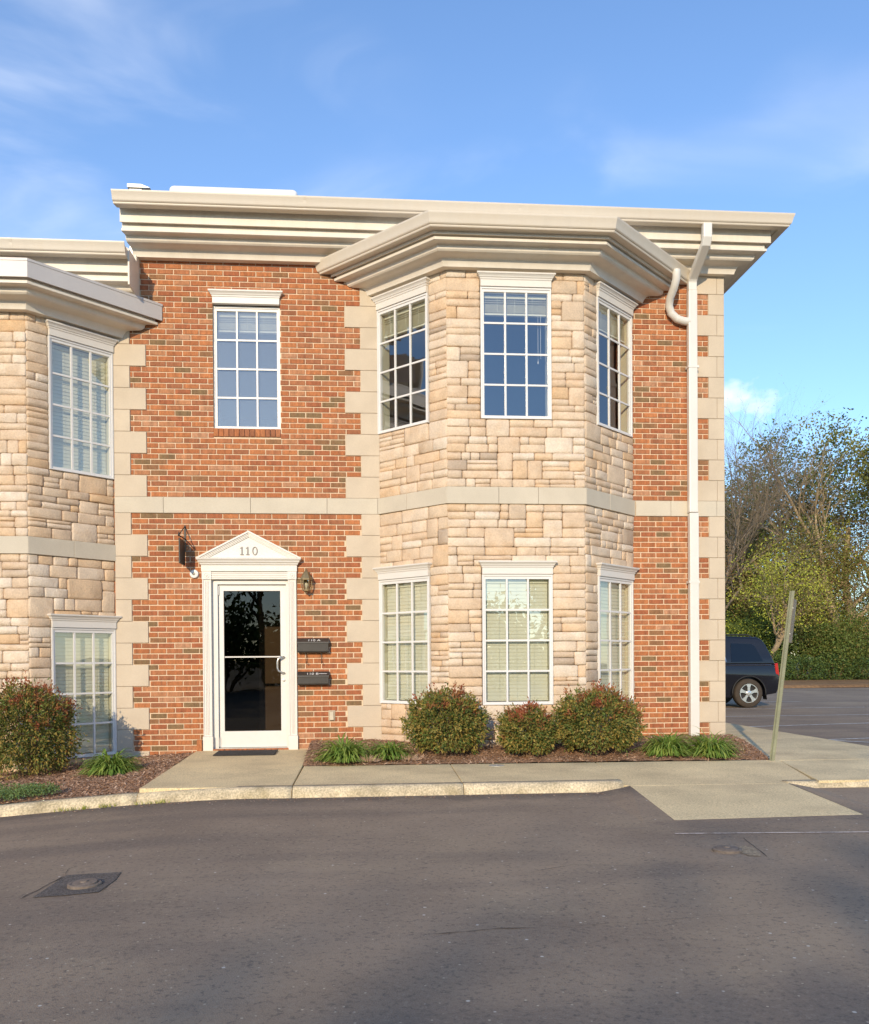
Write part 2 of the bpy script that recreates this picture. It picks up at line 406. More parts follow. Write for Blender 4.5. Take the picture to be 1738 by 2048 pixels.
class MB:
    def __init__(self):
        self.v = []; self.f = []; self.m = []; self.cur = 0
    def add(self, verts, faces, mi=None):
        n = len(self.v)
        self.v.extend([tuple(p) for p in verts])
        mi = self.cur if mi is None else mi
        for f in faces:
            self.f.append(tuple(i + n for i in f)); self.m.append(mi)
    def box(self, x0, x1, y0, y1, z0, z1, mi=None):
        self.add([(x0, y0, z0), (x1, y0, z0), (x1, y1, z0), (x0, y1, z0), (x0, y0, z1), (x1, y0, z1), (x1, y1, z1), (x0, y1, z1)],
                 [(0, 3, 2, 1), (4, 5, 6, 7), (0, 1, 5, 4), (1, 2, 6, 5), (2, 3, 7, 6), (3, 0, 4, 7)], mi)
    def bevbox(self, x0, x1, y0, y1, z0, z1, b=0.004, mi=None):
        """box whose front (-y) edges are chamfered"""
        self.add([(x0, y1, z0), (x1, y1, z0), (x1, y1, z1), (x0, y1, z1),
                  (x0, y0 + b, z0), (x1, y0 + b, z0), (x1, y0 + b, z1), (x0, y0 + b, z1),
                  (x0 + b, y0, z0 + b), (x1 - b, y0, z0 + b), (x1 - b, y0, z1 - b), (x0 + b, y0, z1 - b)],
                 [(0, 1, 5, 4), (1, 2, 6, 5), (2, 3, 7, 6), (3, 0, 4, 7), (4, 5, 9, 8), (5, 6, 10, 9), (6, 7, 11, 10), (7, 4, 8, 11), (8, 9, 10, 11), (3, 2, 1, 0)], mi)
    def tube(self, pts, rads, n=8, cap=True, mi=None, twist=0.0):
        pts = [Vector(p) for p in pts]
        if not isinstance(rads, (list, tuple)): rads = [rads] * len(pts)
        base = len(self.v)
        mi = self.cur if mi is None else mi
        up0 = None
        for i, p in enumerate(pts):
            d = (pts[min(i + 1, len(pts) - 1)] - pts[max(i - 1, 0)])
            if d.length < 1e-9: d = Vector((0, 0, 1))
            d.normalize()
            if up0 is None:
                a = Vector((0, 0, 1)) if abs(d.z) < 0.9 else Vector((1, 0, 0))
            else:
                a = up0
            x = a - d * a.dot(d)
            if x.length < 1e-6: x = Vector((1, 0, 0)) - d * d.x
            x.normalize(); up0 = x
            y = d.cross(x)
            for k in range(n):
                t = 2 * math.pi * k / n + twist
                self.v.append(tuple(p + (x * math.cos(t) + y * math.sin(t)) * rads[i]))
        for i in range(len(pts) - 1):
            for k in range(n):
                a = base + i * n + k; b = base + i * n + (k + 1) % n
                self.f.append((a, b, b + n, a + n)); self.m.append(mi)
        if cap:
            self.f.append(tuple(base + k for k in reversed(range(n)))); self.m.append(mi)
            e = base + (len(pts) - 1) * n
            self.f.append(tuple(e + k for k in range(n))); self.m.append(mi)
    def rectpipe(self, pts, w, d, mi=None):
        """rectangular pipe along pts (all in a vertical plane or free), w along X-ish, d the other"""
        pts = [Vector(p) for p in pts]
        base = len(self.v); mi = self.cur if mi is None else mi
        X = Vector((1, 0, 0))
        for i, p in enumerate(pts):
            t = (pts[min(i + 1, len(pts) - 1)] - pts[max(i - 1, 0)]).normalized()
            x = (X - t * t.dot(X)).normalized()
            y = t.cross(x)
            for sx, sy in ((-1, -1), (1, -1), (1, 1), (-1, 1)):
                self.v.append(tuple(p + x * (sx * w / 2) + y * (sy * d / 2)))
        for i in range(len(pts) - 1):
            for k in range(4):
                a = base + i * 4 + k; b = base + i * 4 + (k + 1) % 4
                self.f.append((a, b, b + 4, a + 4)); self.m.append(mi)
        self.f.append((base + 3, base + 2, base + 1, base)); self.m.append(mi)
        e = base + (len(pts) - 1) * 4
        self.f.append((e, e + 1, e + 2, e + 3)); self.m.append(mi)
    def lathe(self, prof, c, n=20, axis='z', mi=None, caps=True):
        """prof: list of (r, h) along the axis from c"""
        base = len(self.v); mi = self.cur if mi is None else mi
        for r, h in prof:
            for k in range(n):
                t = 2 * math.pi * k / n
                a, b = r * math.cos(t), r * math.sin(t)
                if axis == 'z': p = (c[0] + a, c[1] + b, c[2] + h)
                elif axis == 'y': p = (c[0] + a, c[1] + h, c[2] - b)
                else: p = (c[0] + h, c[1] + a, c[2] + b)
                self.v.append(p)
        for i in range(len(prof) - 1):
            for k in range(n):
                a = base + i * n + k; b = base + i * n + (k + 1) % n
                self.f.append((a, b, b + n, a + n)); self.m.append(mi)
        if not caps: return
        self.f.append(tuple(base + k for k in reversed(range(n)))); self.m.append(mi)
        e = base + (len(prof) - 1) * n
        self.f.append(tuple(e + k for k in range(n))); self.m.append(mi)
    def prism(self, poly, y0, y1, mi=None):
        """polygon in x,z (counter-clockwise seen from -y) extruded from y0 (front) to y1"""
        n = len(poly)
        self.add([(x, y0, z) for x, z in poly] + [(x, y1, z) for x, z in poly],
                 [tuple(range(n)), tuple(range(2 * n - 1, n - 1, -1))] + [((i + 1) % n, i, i + n, (i + 1) % n + n) for i in range(n)], mi)
    def hprism(self, poly, z0, z1, mi=None):
        """polygon in x,y extruded vertically; z1 may be a function of (x, y)"""
        n = len(poly)
        zt = z1 if callable(z1) else (lambda x, y: z1)
        self.add([(x, y, z0) for x, y in poly] + [(x, y, zt(x, y)) for x, y in poly],
                 [tuple(range(n - 1, -1, -1)), tuple(range(n, 2 * n))] + [(i, (i + 1) % n, (i + 1) % n + n, i + n) for i in range(n)], mi)
    def build(self, name, mats, parent=None, smooth=False, fix=True):
        me = bpy.data.meshes.new(name)
        v = np.array(self.v, float)
        c = Vector(((v[:, 0].min() + v[:, 0].max()) / 2, (v[:, 1].min() + v[:, 1].max()) / 2, v[:, 2].min()))
        v = v - np.array(c)
        me.from_pydata(v.tolist(), [], self.f)
        if not isinstance(mats, (list, tuple)): mats = [mats]
        for mm in mats: me.materials.append(mm)
        if any(self.m): me.polygons.foreach_set('material_index', self.m)
        if smooth: me.polygons.foreach_set('use_smooth', [True] * len(me.polygons))
        if fix:
            bm = bmesh.new(); bm.from_mesh(me)
            bmesh.ops.recalc_face_normals(bm, faces=bm.faces)
            bm.to_mesh(me); bm.free()
        me.update()
        return link(name, me, c, parent)
def link(name, me, wloc, parent=None):
    o = bpy.data.objects.new(name, me)
    COL.objects.link(o)
    wloc = Vector(wloc)
    WL[o] = wloc.copy()
    if parent is not None:
        o.parent = parent
        o.location = wloc - WL[parent]
    else:
        o.location = wloc
    return o
def bevel(o, w, seg=2, ang=35):
    md = o.modifiers.new('bevel', 'BEVEL')
    md.width = w; md.segments = seg; md.limit_method = 'ANGLE'; md.angle_limit = R(ang)
    return o
def smooth_angle(o, ang=35):
    me = o.data
    me.polygons.foreach_set('use_smooth', [True] * len(me.polygons))
    bm = bmesh.new(); bm.from_mesh(me)
    for e in bm.edges:
        if len(e.link_faces) == 2 and e.calc_face_angle(0) > R(ang): e.smooth = False
    bm.to_mesh(me); bm.free()
    return o

# a local frame on a vertical face: s along the face, n outward, z up
class Frame:
    def __init__(self, ox, oy, dx, dy):
        l = math.hypot(dx, dy)
        self.o = (ox, oy); self.d = (dx / l, dy / l); self.len = l
        self.n = (self.d[1], -self.d[0])       # outward for faces walked left to right seen from the street
    def p(self, s, n, z):
        return (self.o[0] + self.d[0] * s + self.n[0] * n, self.o[1] + self.d[1] * s + self.n[1] * n, z)
def fbox(mb, fr, s0, s1, n0, n1, z0, z1, mi=None):
    """box in frame coords, n0 the outer face"""
    c = [fr.p(s0, n0, z0), fr.p(s1, n0, z0), fr.p(s1, n1, z0), fr.p(s0, n1, z0), fr.p(s0, n0, z1), fr.p(s1, n0, z1), fr.p(s1, n1, z1), fr.p(s0, n1, z1)]
    mb.add(c, [(0, 3, 2, 1), (4, 5, 6, 7), (0, 1, 5, 4), (1, 2, 6, 5), (2, 3, 7, 6), (3, 0, 4, 7)], mi)

def offset_path(path, c, ends):
    """offset an open plan polyline outward (to the right of travel = street side for left-to-right walk) by c; ends: per end either
    ('y', value) cut by a line of constant y, ('x', value-function) cut by constant x"""
    segs = []
    for a, b in zip(path[:-1], path[1:]):
        d = Vector((b[0] - a[0], b[1] - a[1])).normalized()
        nrm = Vector((d.y, -d.x))
        segs.append((Vector(a) + nrm * c, d))
    out = []
    def cut(seg, e):
        p, d = seg
        if e[0] == 'y': t = (e[1] - p.y) / d.y
        else:
            xv = e[1](c) if callable(e[1]) else e[1]
            t = (xv - p.x) / d.x
        return p + d * t
    out.append(cut(segs[0], ends[0]))
    for (p, d), (q, e) in zip(segs[:-1], segs[1:]):
        den = d.x * e.y - d.y * e.x
        t = ((q.x - p.x) * e.y - (q.y - p.y) * e.x) / den
        out.append(p + d * t)
    out.append(cut(segs[-1], ends[1]))
    return out
def sweep(mb, path, prof, ends, mi=None):
    """closed profile [(c, z)...] swept along a plan path"""
    rows = [offset_path(path, c, ends) for c, z in prof]
    n = len(prof); k = len(path)
    base = len(mb.v); mi = mb.cur if mi is None else mi
    for (c, z), row in zip(prof, rows):
        for p in row: mb.v.append((p.x, p.y, z))
    for i in range(n):
        j = (i + 1) % n
        for a in range(k - 1):
            mb.f.append((base + i * k + a, base + i * k + a + 1, base + j * k + a + 1, base + j * k + a)); mb.m.append(mi)
    mb.f.append(tuple(base + i * k for i in range(n))); mb.m.append(mi)
    mb.f.append(tuple(base + i * k + k - 1 for i in reversed(range(n)))); mb.m.append(mi)

# ------------------------------------------------------------------ dimensions (metres)
CO = 0.0678                     # brick course
BL = 0.2032                     # brick module length
B0, B1 = 2.985, 3.185           # belt course
QH = CO * 4
XW0, XW1 = -3.053, 4.79         # facade of the number 110 unit
BRL, BCL, BCR, BRR, BP = 0.234, 1.034, 2.714, 3.568, -0.826   # bay: root, corner, corner, root, projection
DZ = -0.605                     # the neighbouring unit is stepped down the slope
GLASS_W, FR_W = 0.763, 0.855

def slope(x):
    t = max(0.0, -1.0 - x)
    return 0.08 * t * t / (t + 1.0) if t < 9 else 0.08 * 81 / 10
def z_asphalt(x): return -0.122 - slope(x)

# ================================================================== THE SETTING: ground, road, pavement, beds
def sheet(name, xs, ys, zf, m, parent=None, smooth=False):
    mb = MB()
    nx, ny = len(xs), len(ys)
    for y in ys:
        for x in xs: mb.v.append((x, y, zf(x, y)))
    for j in range(ny - 1):
        for i in range(nx - 1):
            a = j * nx + i
            mb.f.append((a, a + 1, a + 1 + nx, a + nx)); mb.m.append(0)
    return mb.build(name, m, parent, smooth, fix=False)
slope_x = [-10.0 + 0.25 * i for i in range(37)]
ground = sheet('ground', [-1500, -60] + slope_x + [0, 20, 80, 1500], [-1500, -60, 0, 60, 1500], lambda x, y: z_asphalt(x) - 0.06, M['grass_far'])
tag(ground, 'brown woodland floor beyond the parking lot', kind='structure')
asphalt = sheet('asphalt', [-60] + slope_x + [0, 20, 80], [-70, -20, -3, 10, 23.8], lambda x, y: z_asphalt(x), M['asphalt'], smooth=True)
tag(asphalt, 'grey asphalt of the drive and parking lot', kind='structure')

# cracks, as narrow strips that wander over the asphalt
def crack(pts, w, name='crack'):
    mb = MB()
    P = []
    for (a, b) in zip(pts[:-1], pts[1:]):
        n = max(2, int(math.hypot(b[0] - a[0], b[1] - a[1]) / 0.02))
        for i in range(n): P.append((a[0] + (b[0] - a[0]) * i / n, a[1] + (b[1] - a[1]) * i / n))
    P.append(pts[-1])
    n = len(P)
    for i, (x, y) in enumerate(P):
        d = Vector((P[min(i + 1, n - 1)][0] - P[max(i - 1, 0)][0], P[min(i + 1, n - 1)][1] - P[max(i - 1, 0)][1])).normalized()
        nn = Vector((-d.y, d.x))
        j = 0.010 * mnoise.noise(Vector((x * 9, y * 9, 3)))
        ww = w * (0.35 + 0.65 * abs(mnoise.noise(Vector((x * 7, y * 7, 9)))) * 2) * min(1, 6 * min(i + 1, n - i) / n)
        for s in (-1, 1):
            mb.v.append((x + nn.x * (j + s * ww / 2), y + nn.y * (j + s * ww / 2), z_asphalt(x) + 0.0035))
    for i in range(n - 1):
        mb.f.append((2 * i, 2 * i + 1, 2 * i + 3, 2 * i + 2)); mb.m.append(0)
    return mb.build(name, M['joint'], asphalt, fix=False)
crack([(-1.83, -6.48), (-1.755, -5.98)], 0.014)
crack([(-1.755, -5.98), (-1.80, -5.82), (-1.77, -5.72)], 0.006)
crack([(-1.43, -5.98), (-1.42, -6.46)], 0.006)
crack([(2.60, -5.50), (2.55, -5.80), (2.50, -6.08)], 0.010)
crack([(0.30, -7.42), (0.62, -7.36), (0.80, -7.38)], 0.008)
crack([(0.80, -7.38), (1.5, -7.30), (2.1, -7.26)], 0.003)

crack([(-0.9, -5.1), (-0.35, -5.28), (0.1, -5.22), (0.55, -5.40)], 0.004)
crack([(0.9, -6.35), (1.25, -6.15), (1.6, -6.22)], 0.004)
crack([(-2.6, -4.6), (-2.2, -4.75), (-1.75, -4.7)], 0.004)
# patched squares round the two clean-out covers, and their covers
def patch(poly, name, m='patch'):
    mb = MB()
    n = len(poly)
    mb.add([(x, y, z_asphalt(x) + 0.004) for x, y in poly], [tuple(range(n))])
    return mb.build(name, M[m], asphalt, fix=False)
patch([(-1.77, -6.47), (-1.60, -6.48), (-1.43, -6.46), (-1.41, -6.2), (-1.43, -6.0), (-1.6, -5.985), (-1.75, -5.98)], 'asphalt_patch')
patch([(2.47, -6.06), (2.40, -6.04), (2.38, -5.9), (2.42, -5.8), (2.50, -5.74), (2.53, -5.85)], 'asphalt_patch', 'patch_sand')
def cover(x, y, r, label, tilt):
    z = z_asphalt(x)
    root = empty('cleanout_cover', (x, y, z), label, 'cover', 'round clean-out covers in the asphalt')
    mb = MB()
    mb.lathe([(r, -0.03), (r, 0.016), (r - 0.006, 0.020), (r - 0.018, 0.020), (r - 0.022, 0.014)], (x, y, z), 28)
    ring = mb.build('ring', M['iron'], root)
    mb = MB()
    mb.lathe([(r - 0.022, -0.01), (r - 0.022, 0.022), (r - 0.045, 0.026), (0.022, 0.026), (0.02, 0.032), (0.004, 0.033)], (x, y, z), 28)
    lid = mb.build('lid', M['iron'], root)
    lid.rotation_euler = (R(tilt), R(-tilt), 0)
cover(-1.555, -6.28, 0.092, 'round iron clean-out cover standing proud in a dark square patch', 4)
cover(2.325, -5.88, 0.092, 'flat round iron clean-out cover below the worn white line near the ramp', 0)

wc = empty('cleanout_cover', (1.45, -1.86, -0.03), 'small grey round cap set flush in the pavement below the bay', 'cover', 'round clean-out covers in the asphalt')
mb = MB(); mb.lathe([(0.085, -0.02), (0.085, 0.003), (0.078, 0.006), (0.012, 0.007), (0.008, 0.012), (0.002, 0.012)], (1.45, -1.86, -0.03), 24); mb.build('lid', M['galv'], wc)
# painted lines
def stripe(name, a, b, w, m, z=0.004):
    d = Vector((b[0] - a[0], b[1] - a[1])).normalized(); n = Vector((-d.y, d.x)) * (w / 2)
    mb = MB()
    mb.add([(a[0] + n.x, a[1] + n.y, z_asphalt(a[0]) + z), (a[0] - n.x, a[1] - n.y, z_asphalt(a[0]) + z), (b[0] - n.x, b[1] - n.y, z_asphalt(b[0]) + z), (b[0] + n.x, b[1] + n.y, z_asphalt(b[0]) + z)], [(0, 1, 2, 3)])
    return mb.build(name, m, asphalt, fix=False)
stripe('parking_line', (2.19, -5.30), (6.2, -5.60), 0.030, M['line_old'])
stripe('parking_line', (6.7, 6.97), (12.5, 7.0), 0.10, M['line'])
stripe('parking_line', (6.68, 4.08), (12.5, 5.2), 0.10, M['line'])
stripe('parking_line', (6.9, 1.42), (12.5, 2.6), 0.09, M['line'], 0.006)
stripe('parking_line', (6.9, 1.44), (10.0, -1.8), 0.09, M['line'])
stripe('parking_line', (6.7, 9.75), (12.5, 9.8), 0.10, M['line'])
stripe('parking_line', (6.7, 13.0), (12.5, 13.0), 0.10, M['line'])

straw = sheet('pine_straw_verge', [6, 12, 16, 20, 24, 28, 34, 45, 80], [23.8, 24.0, 27, 31, 36], lambda x, y: -0.135 + (0.10 if y > 23.9 else 0.0) + 0.03 * math.sin(x * 1.7 + y), M['straw'], smooth=True)
tag(straw, 'strip of orange pine straw in front of the hedge', kind='structure')

# pavement: separate slabs with open joints, a rolled kerb
walk = empty('pavement', (0, -2.4, -0.03))
tag(walk, 'tan concrete pavement running along the planted bed', kind='structure')
KY = -3.20
def slab(poly, zt, name='slab', m='concrete', bev=0.006):
    mb = MB(); mb.hprism(poly, -0.30, zt)
    return bevel(mb.build(name, M[m], walk), bev, 2, 40)
def ztop(x, y): return -0.03 * min(1, max(0, -y / 1.7))
slab([(-2.075, 0.0), (-2.02, -3.14), (-0.648, KY), (-0.648, -0.02)], ztop)
slab([(-0.636, -1.62), (-0.636, KY), (0.925, KY - 0.02), (0.965, -1.66)], -0.030)
slab([(0.972, -1.66), (0.932, KY - 0.02), (2.43, KY - 0.01), (2.575, -1.71)], -0.030)
slab([(2.583, -1.71), (2.438, KY - 0.01), (2.50, -3.24), (4.03, -3.27), (4.32, -3.27), (4.665, -1.78), (4.56, -1.76)], lambda x, y: -0.03 - 0.045 * min(1, max(0, (-1.8 - y) / 1.45)))
slab([(4.673, -1.78), (4.33, -3.27), (6.55, -3.25), (6.55, -1.78)], lambda x, y: -0.035 - 0.02 * min(1, max(0, (-1.8 - y) / 1.45)))
slab([(4.57, -1.765), (6.55, -1.77), (6.55, 1.2), (4.80, 1.2), (4.80, -0.02), (4.94, -0.5)], -0.035)
slab([(4.80, 1.208), (6.55, 1.208), (6.52, 4.4), (4.80, 4.4)], -0.038)
slab([(4.80, 4.408), (6.52, 4.408), (6.50, 7.6), (4.80, 7.6)], -0.040)
slab([(4.80, 7.608), (6.50, 7.608), (6.50, 14.0), (4.80, 14.0)], -0.040)
mb = MB()      # the ramp down to the asphalt
mb.add([(2.50, -3.245, -0.075), (4.03, -3.272, -0.075), (3.91, -4.74, -0.1155), (2.37, -4.80, -0.1155),
        (2.50, -3.245, -0.30), (4.03, -3.272, -0.30), (3.91, -4.74, -0.30), (2.37, -4.80, -0.30)],
       [(3, 2, 1, 0), (4, 5, 6, 7), (0, 1, 5, 4), (1, 2, 6, 5), (2, 3, 7, 6), (3, 0, 4, 7)])
bevel(mb.build('kerb_ramp', M['concrete'], walk), 0.005, 2, 40)
mb = MB()      # asphalt feathered up against both sides of the ramp
mb.add([(2.499, -3.25, -0.0730), (2.369, -4.80, -0.1165), (2.10, -4.90, -0.1225), (2.18, -3.30, -0.1225)], [(0, 3, 2, 1)])
mb.add([(4.031, -3.275, -0.0730), (3.911, -4.74, -0.1165), (4.16, -4.86, -0.1225), (4.30, -3.36, -0.1225)], [(0, 1, 2, 3)])
mb.add([(2.369, -4.80, -0.1165), (3.911, -4.74, -0.1165), (4.16, -4.86, -0.1225), (2.10, -4.90, -0.1225)], [(0, 3, 2, 1)])
mb.build('asphalt_feather', M['asphalt'], asphalt, fix=False)
# kerb: rolled edge along the walk, then falling away with the street to the left
def kerb(xs, name, y=KY, zadd=0.0, end=None):
    mb = MB()
    prof = [(0.10, -0.25), (0.10, 0.0), (0.0, 0.0), (-0.020, -0.004), (-0.042, -0.020), (-0.062, -0.055), (-0.078, -0.105), (-0.085, -0.18)]
    n = len(prof)
    for x in xs:
        zt = z_asphalt(x) + 0.093 + zadd
        yy = y(x) if callable(y) else y
        wob = 0.006 * mnoise.noise(Vector((x * 3, 2, 1)))
        for c, z in prof: mb.v.append((x, yy + c + wob, zt + z))
    for i in range(len(xs) - 1):
        for k in range(n - 1):
            a = i * n + k
            mb.f.append((a, a + 1, a + 1 + n, a + n)); mb.m.append(0)
    mb.f.append(tuple(range(n))); mb.m.append(0)
    e = (len(xs) - 1) * n
    mb.f.append(tuple(e + k for k in reversed(range(n)))); mb.m.append(0)
    o = mb.build(name, M['kerbc'], walk, True)
    return o
def kerb_y(x): return KY + 0.06 - 0.07 * min(1, max(0, (x + 2.2) / 1.6)) - 0.05 * max(0, -2.2 - x)
kerb([-0.632 + 0.1 * i for i in range(16)] + [0.926], 'kerb', lambda x: kerb_y(x) - 0.012, 0.001)
kerb([0.934 + 0.1 * i for i in range(15)] + [2.43], 'kerb', lambda x: kerb_y(x) - 0.012, 0.001)
kerb([-2.02 + 0.1 * i for i in range(14)] + [-0.642], 'kerb', lambda x: kerb_y(x) - 0.012, 0.001)
kerb([-12 + 0.25 * i for i in range(36)] + [-3.1, -2.9, -2.7, -2.5, -2.3, -2.15, -2.026], 'kerb', lambda x: kerb_y(x) - 0.012, 0.001)
kerb([4.03 + 0.2 * i for i in range(13)], 'kerb', -3.235, -0.034)

# mulch beds
def mulch_bed(name, label, x0, x1, back, front, zback, zfront, nchips, nx, ny, lump=0.012):
    mb = MB()
    def zz(x, v):
        y = back(x) + (front(x) - back(x)) * v
        return zback(x) * (1 - v) + zfront(x) * v + 0.035 * math.sin(math.pi * v) + lump * mnoise.noise(Vector((x * 6, y * 6, 0))) + 0.5 * lump * mnoise.noise(Vector((x * 17, y * 17, 4)))
    for j in range(ny + 1):
        for i in range(nx + 1):
            v = j / ny
            xl, xr = x0(v), x1(v)
            x = xl + (xr - xl) * i / nx
            mb.v.append((x, back(x) + (front(x) - back(x)) * v, zz(x, v)))
    for j in range(ny):
        for i in range(nx):
            a = j * (nx + 1) + i
            mb.f.append((a, a + nx + 1, a + nx + 2, a + 1)); mb.m.append(0)
    o = mb.build(name, M['mulch'], None, True, fix=False)
    tag(o, label, kind='structure')
    ch = MB()
    for _ in range(nchips):
        v = rng.random() ** 0.8; xl, xr = x0(v), x1(v)
        x = xl + (xr - xl) * rng.random()
        y = back(x) + (front(x) - back(x)) * v
        z = zz(x, v) + 0.004
        l = rng.uniform(0.008, 0.032); w = rng.uniform(0.003, 0.009); t = rng.uniform(0.002, 0.006)
        a = rng.uniform(0, 6.283); tl = rng.normal(0, 0.35)
        d = Vector((math.cos(a) * math.cos(tl), math.sin(a) * math.cos(tl), math.sin(tl))); s = Vector((-math.sin(a), math.cos(a), rng.normal(0, 0.3))).normalized()
        u = d.cross(s)
        p = Vector((x, y, z))
        ch.add([p - d * l - s * w, p + d * l - s * w * 0.6, p + d * l * 0.8 + s * w, p - d * l * 0.9 + s * w, p + u * t + d * l * 0.1], [(0, 1, 4), (1, 2, 4), (2, 3, 4), (3, 0, 4)], int(rng.choice(5, p=[.3, .22, .2, .12, .16])))
    c = ch.build('mulch_chips', MULCH, o, fix=False)
    c['kind'] = 'stuff'
    return zz
def mfront(x): return -1.62 - 0.035 * min(1, max(0, (x + 0.6) / 1.6)) - (0.05 if x < 3 else 0.05 - 0.0 * x) + 0.02
zmulch = mulch_bed('mulch_bed', 'brown mulch bed at the foot of the bay with clipped shrubs', lambda v: -0.640, lambda v: 4.86 - 0.28 * v, lambda x: 0.0, lambda x: -1.62 - 0.03 * min(1, max(0, x + 0.6)) - 0.09 * min(1, max(0, (x - 2.9) / 1.6)),
                   lambda x: 0.11, lambda x: -0.026, 11000, 120, 36)
zmulch2 = mulch_bed('mulch_bed', 'brown mulch bed sloping down beside the neighbouring bay', lambda v: -5.4, lambda v: -2.08 + 0.06 * v, lambda x: 0.0, lambda x: kerb_y(x) + 0.07,
                    lambda x: 0.02 - 0.9 * slope(x), lambda x: z_asphalt(x) + 0.088, 13000, 110, 40)
# stray leaf litter and grit caught along the kerb line

# ================================================================== BUILDINGS
def stone_mesh(w, h, dep, seed):
    """rough-faced ashlar stone lying in the x,z plane, outward -y; centre at the origin, back at y = 0"""
    r = random.Random(seed)
    nx, nz = 5, 4
    if w < 0.13: nx = 4
    if h < 0.09: nz = 3
    rd = min(w, h) * 0.16
    P = {}
    tiltx = r.uniform(-0.04, 0.04); tiltz = r.uniform(-0.05, 0.05)
    for j in range(nz):
        for i in range(nx):
            u, v = i / (nx - 1), j / (nz - 1)
            # pull the outer rows towards the rim so the arris is tight and round
            uu = u if 0 < i < nx - 1 else u
            if i == 1: uu = min(0.5, 0.014 / w + 0.03)
            elif i == nx - 2 and nx > 3: uu = 1 - min(0.5, 0.014 / w + 0.03)
            vv = v
            if nz > 3:
                if j == 1: vv = min(0.5, 0.012 / h + 0.04)
                elif j == nz - 2: vv = 1 - min(0.5, 0.012 / h + 0.04)
            edge = (i in (0, nx - 1)) + (j in (0, nz - 1))
            x = (uu - 0.5) * w; z = (vv - 0.5) * h
            jx = r.uniform(-1, 1) * 0.005; jz = r.uniform(-1, 1) * 0.0045
            if edge == 2:
                x *= 1 - rd * r.uniform(0.15, 0.5) / w; z *= 1 - rd * r.uniform(0.15, 0.5) / h
                y = -(dep - 0.011)
            elif edge == 1:
                x += jx * (0.6 if i in (0, nx - 1) else 1); z += jz * (0.6 if j in (0, nz - 1) else 1); y = -(dep - r.uniform(0.005, 0.009))
            else:
                x += jx * 2; z += jz * 2
                y = -dep + r.uniform(-0.0055, 0.0045) + (x * tiltx + z * tiltz)
            P[i, j] = (x, y, z)
    idx = {}; verts = []
    for j in range(nz):
        for i in range(nx): idx[i, j] = len(verts); verts.append(P[i, j])
    faces = [(idx[i, j], idx[i + 1, j], idx[i + 1, j + 1], idx[i, j + 1]) for j in range(nz - 1) for i in range(nx - 1)]
    ring = [(i, 0) for i in range(nx)] + [(nx - 1, j) for j in range(1, nz)] + [(i, nz - 1) for i in range(nx - 2, -1, -1)] + [(0, j) for j in range(nz - 2, 0, -1)]
    b = len(verts)
    for k in ring: verts.append((P[k][0], 0.0, P[k][2]))
    n = len(ring)
    for k in range(n):
        faces.append((idx[ring[(k + 1) % n]], idx[ring[k]], b + k, b + (k + 1) % n))
    return verts, faces

def stone_layout(width, z0, z1, holes, seed):
    """coursed random ashlar: rectangles (s0, s1, z0, z1) tiling the face outside the holes; courses vary in height, stones in length,
    some are split into two thin ones and some rise through two courses"""
    r = random.Random(seed)
    cuts = sorted({z0, z1} | {h for a in holes for h in a[2:] if z0 + 0.03 < h < z1 - 0.03})
    lv = [z0]
    for c0, c1 in zip(cuts[:-1], cuts[1:]):
        z = c0
        while z < c1 - 1e-6:
            h = r.choice((0.075, 0.09, 0.10, 0.115, 0.125, 0.145))
            if c1 - (z + h) < 0.07: h = c1 - z if c1 - z < 0.17 else (c1 - z) / 2
            z += h; lv.append(z)
    out = []
    jump = []          # stones that rise into the next course
    for a0, a1 in zip(lv[:-1], lv[1:]):
        block = [(h[0], h[1]) for h in holes if h[2] < (a0 + a1) / 2 < h[3]] + [(j[0], j[1]) for j in jump]
        njump = []
        block.sort()
        spans, x = [], 0.0
        for c, d in block:
            if c > x + 0.004: spans.append((x, c))
            x = max(x, d)
        if x < width - 0.004: spans.append((x, width))
        nxt = next((q for q in lv if q > a1 + 1e-6), None)
        for c, d in spans:
            x = c
            while x < d - 1e-6:
                w = r.choice((0.10, 0.16, 0.20, 0.24, 0.27, 0.30, 0.34, 0.38)) * (0.8 + 0.4 * (a1 - a0) / 0.12)
                if d - (x + w) < 0.075: w = d - x if d - x < 0.44 else (d - x) / 2
                k = r.random()
                rise = nxt is not None and nxt - a0 < 0.27 and k < 0.13 and 0.13 < w and not any(h[0] < x + w + 0.01 and h[1] > x - 0.01 and h[2] - 0.005 < a1 < h[3] + 0.005 for h in holes) and not any(abs(a1 - h) < 1e-4 for h in cuts)
                if rise:
                    out.append((x, x + w, a0, nxt)); njump.append((x, x + w))
                elif k > 0.89 and a1 - a0 > 0.095:
                    m = a0 + (a1 - a0) * r.uniform(0.36, 0.64)
                    out.append((x, x + w, a0, m))
                    if w > 0.22 and r.random() < 0.5:
                        q = x + w * r.uniform(0.35, 0.65)
                        out.append((x, q, m, a1)); out.append((q, x + w, m, a1))
                    else: out.append((x, x + w, m, a1))
                else:
                    out.append((x, x + w, a0, a1))
                x += w
        jump = njump
    return out

def stone_face(fr, bay, faces_out, z0, z1, holes, seed, smin=-9, gap=0.0035):
    for k, (s0, s1, a0, a1) in enumerate(stone_layout(fr.len, z0, z1, holes, seed)):
        if s1 < smin: continue
        faces_out.append((fr, s0, s1, a0, a1, seed * 1000 + k))

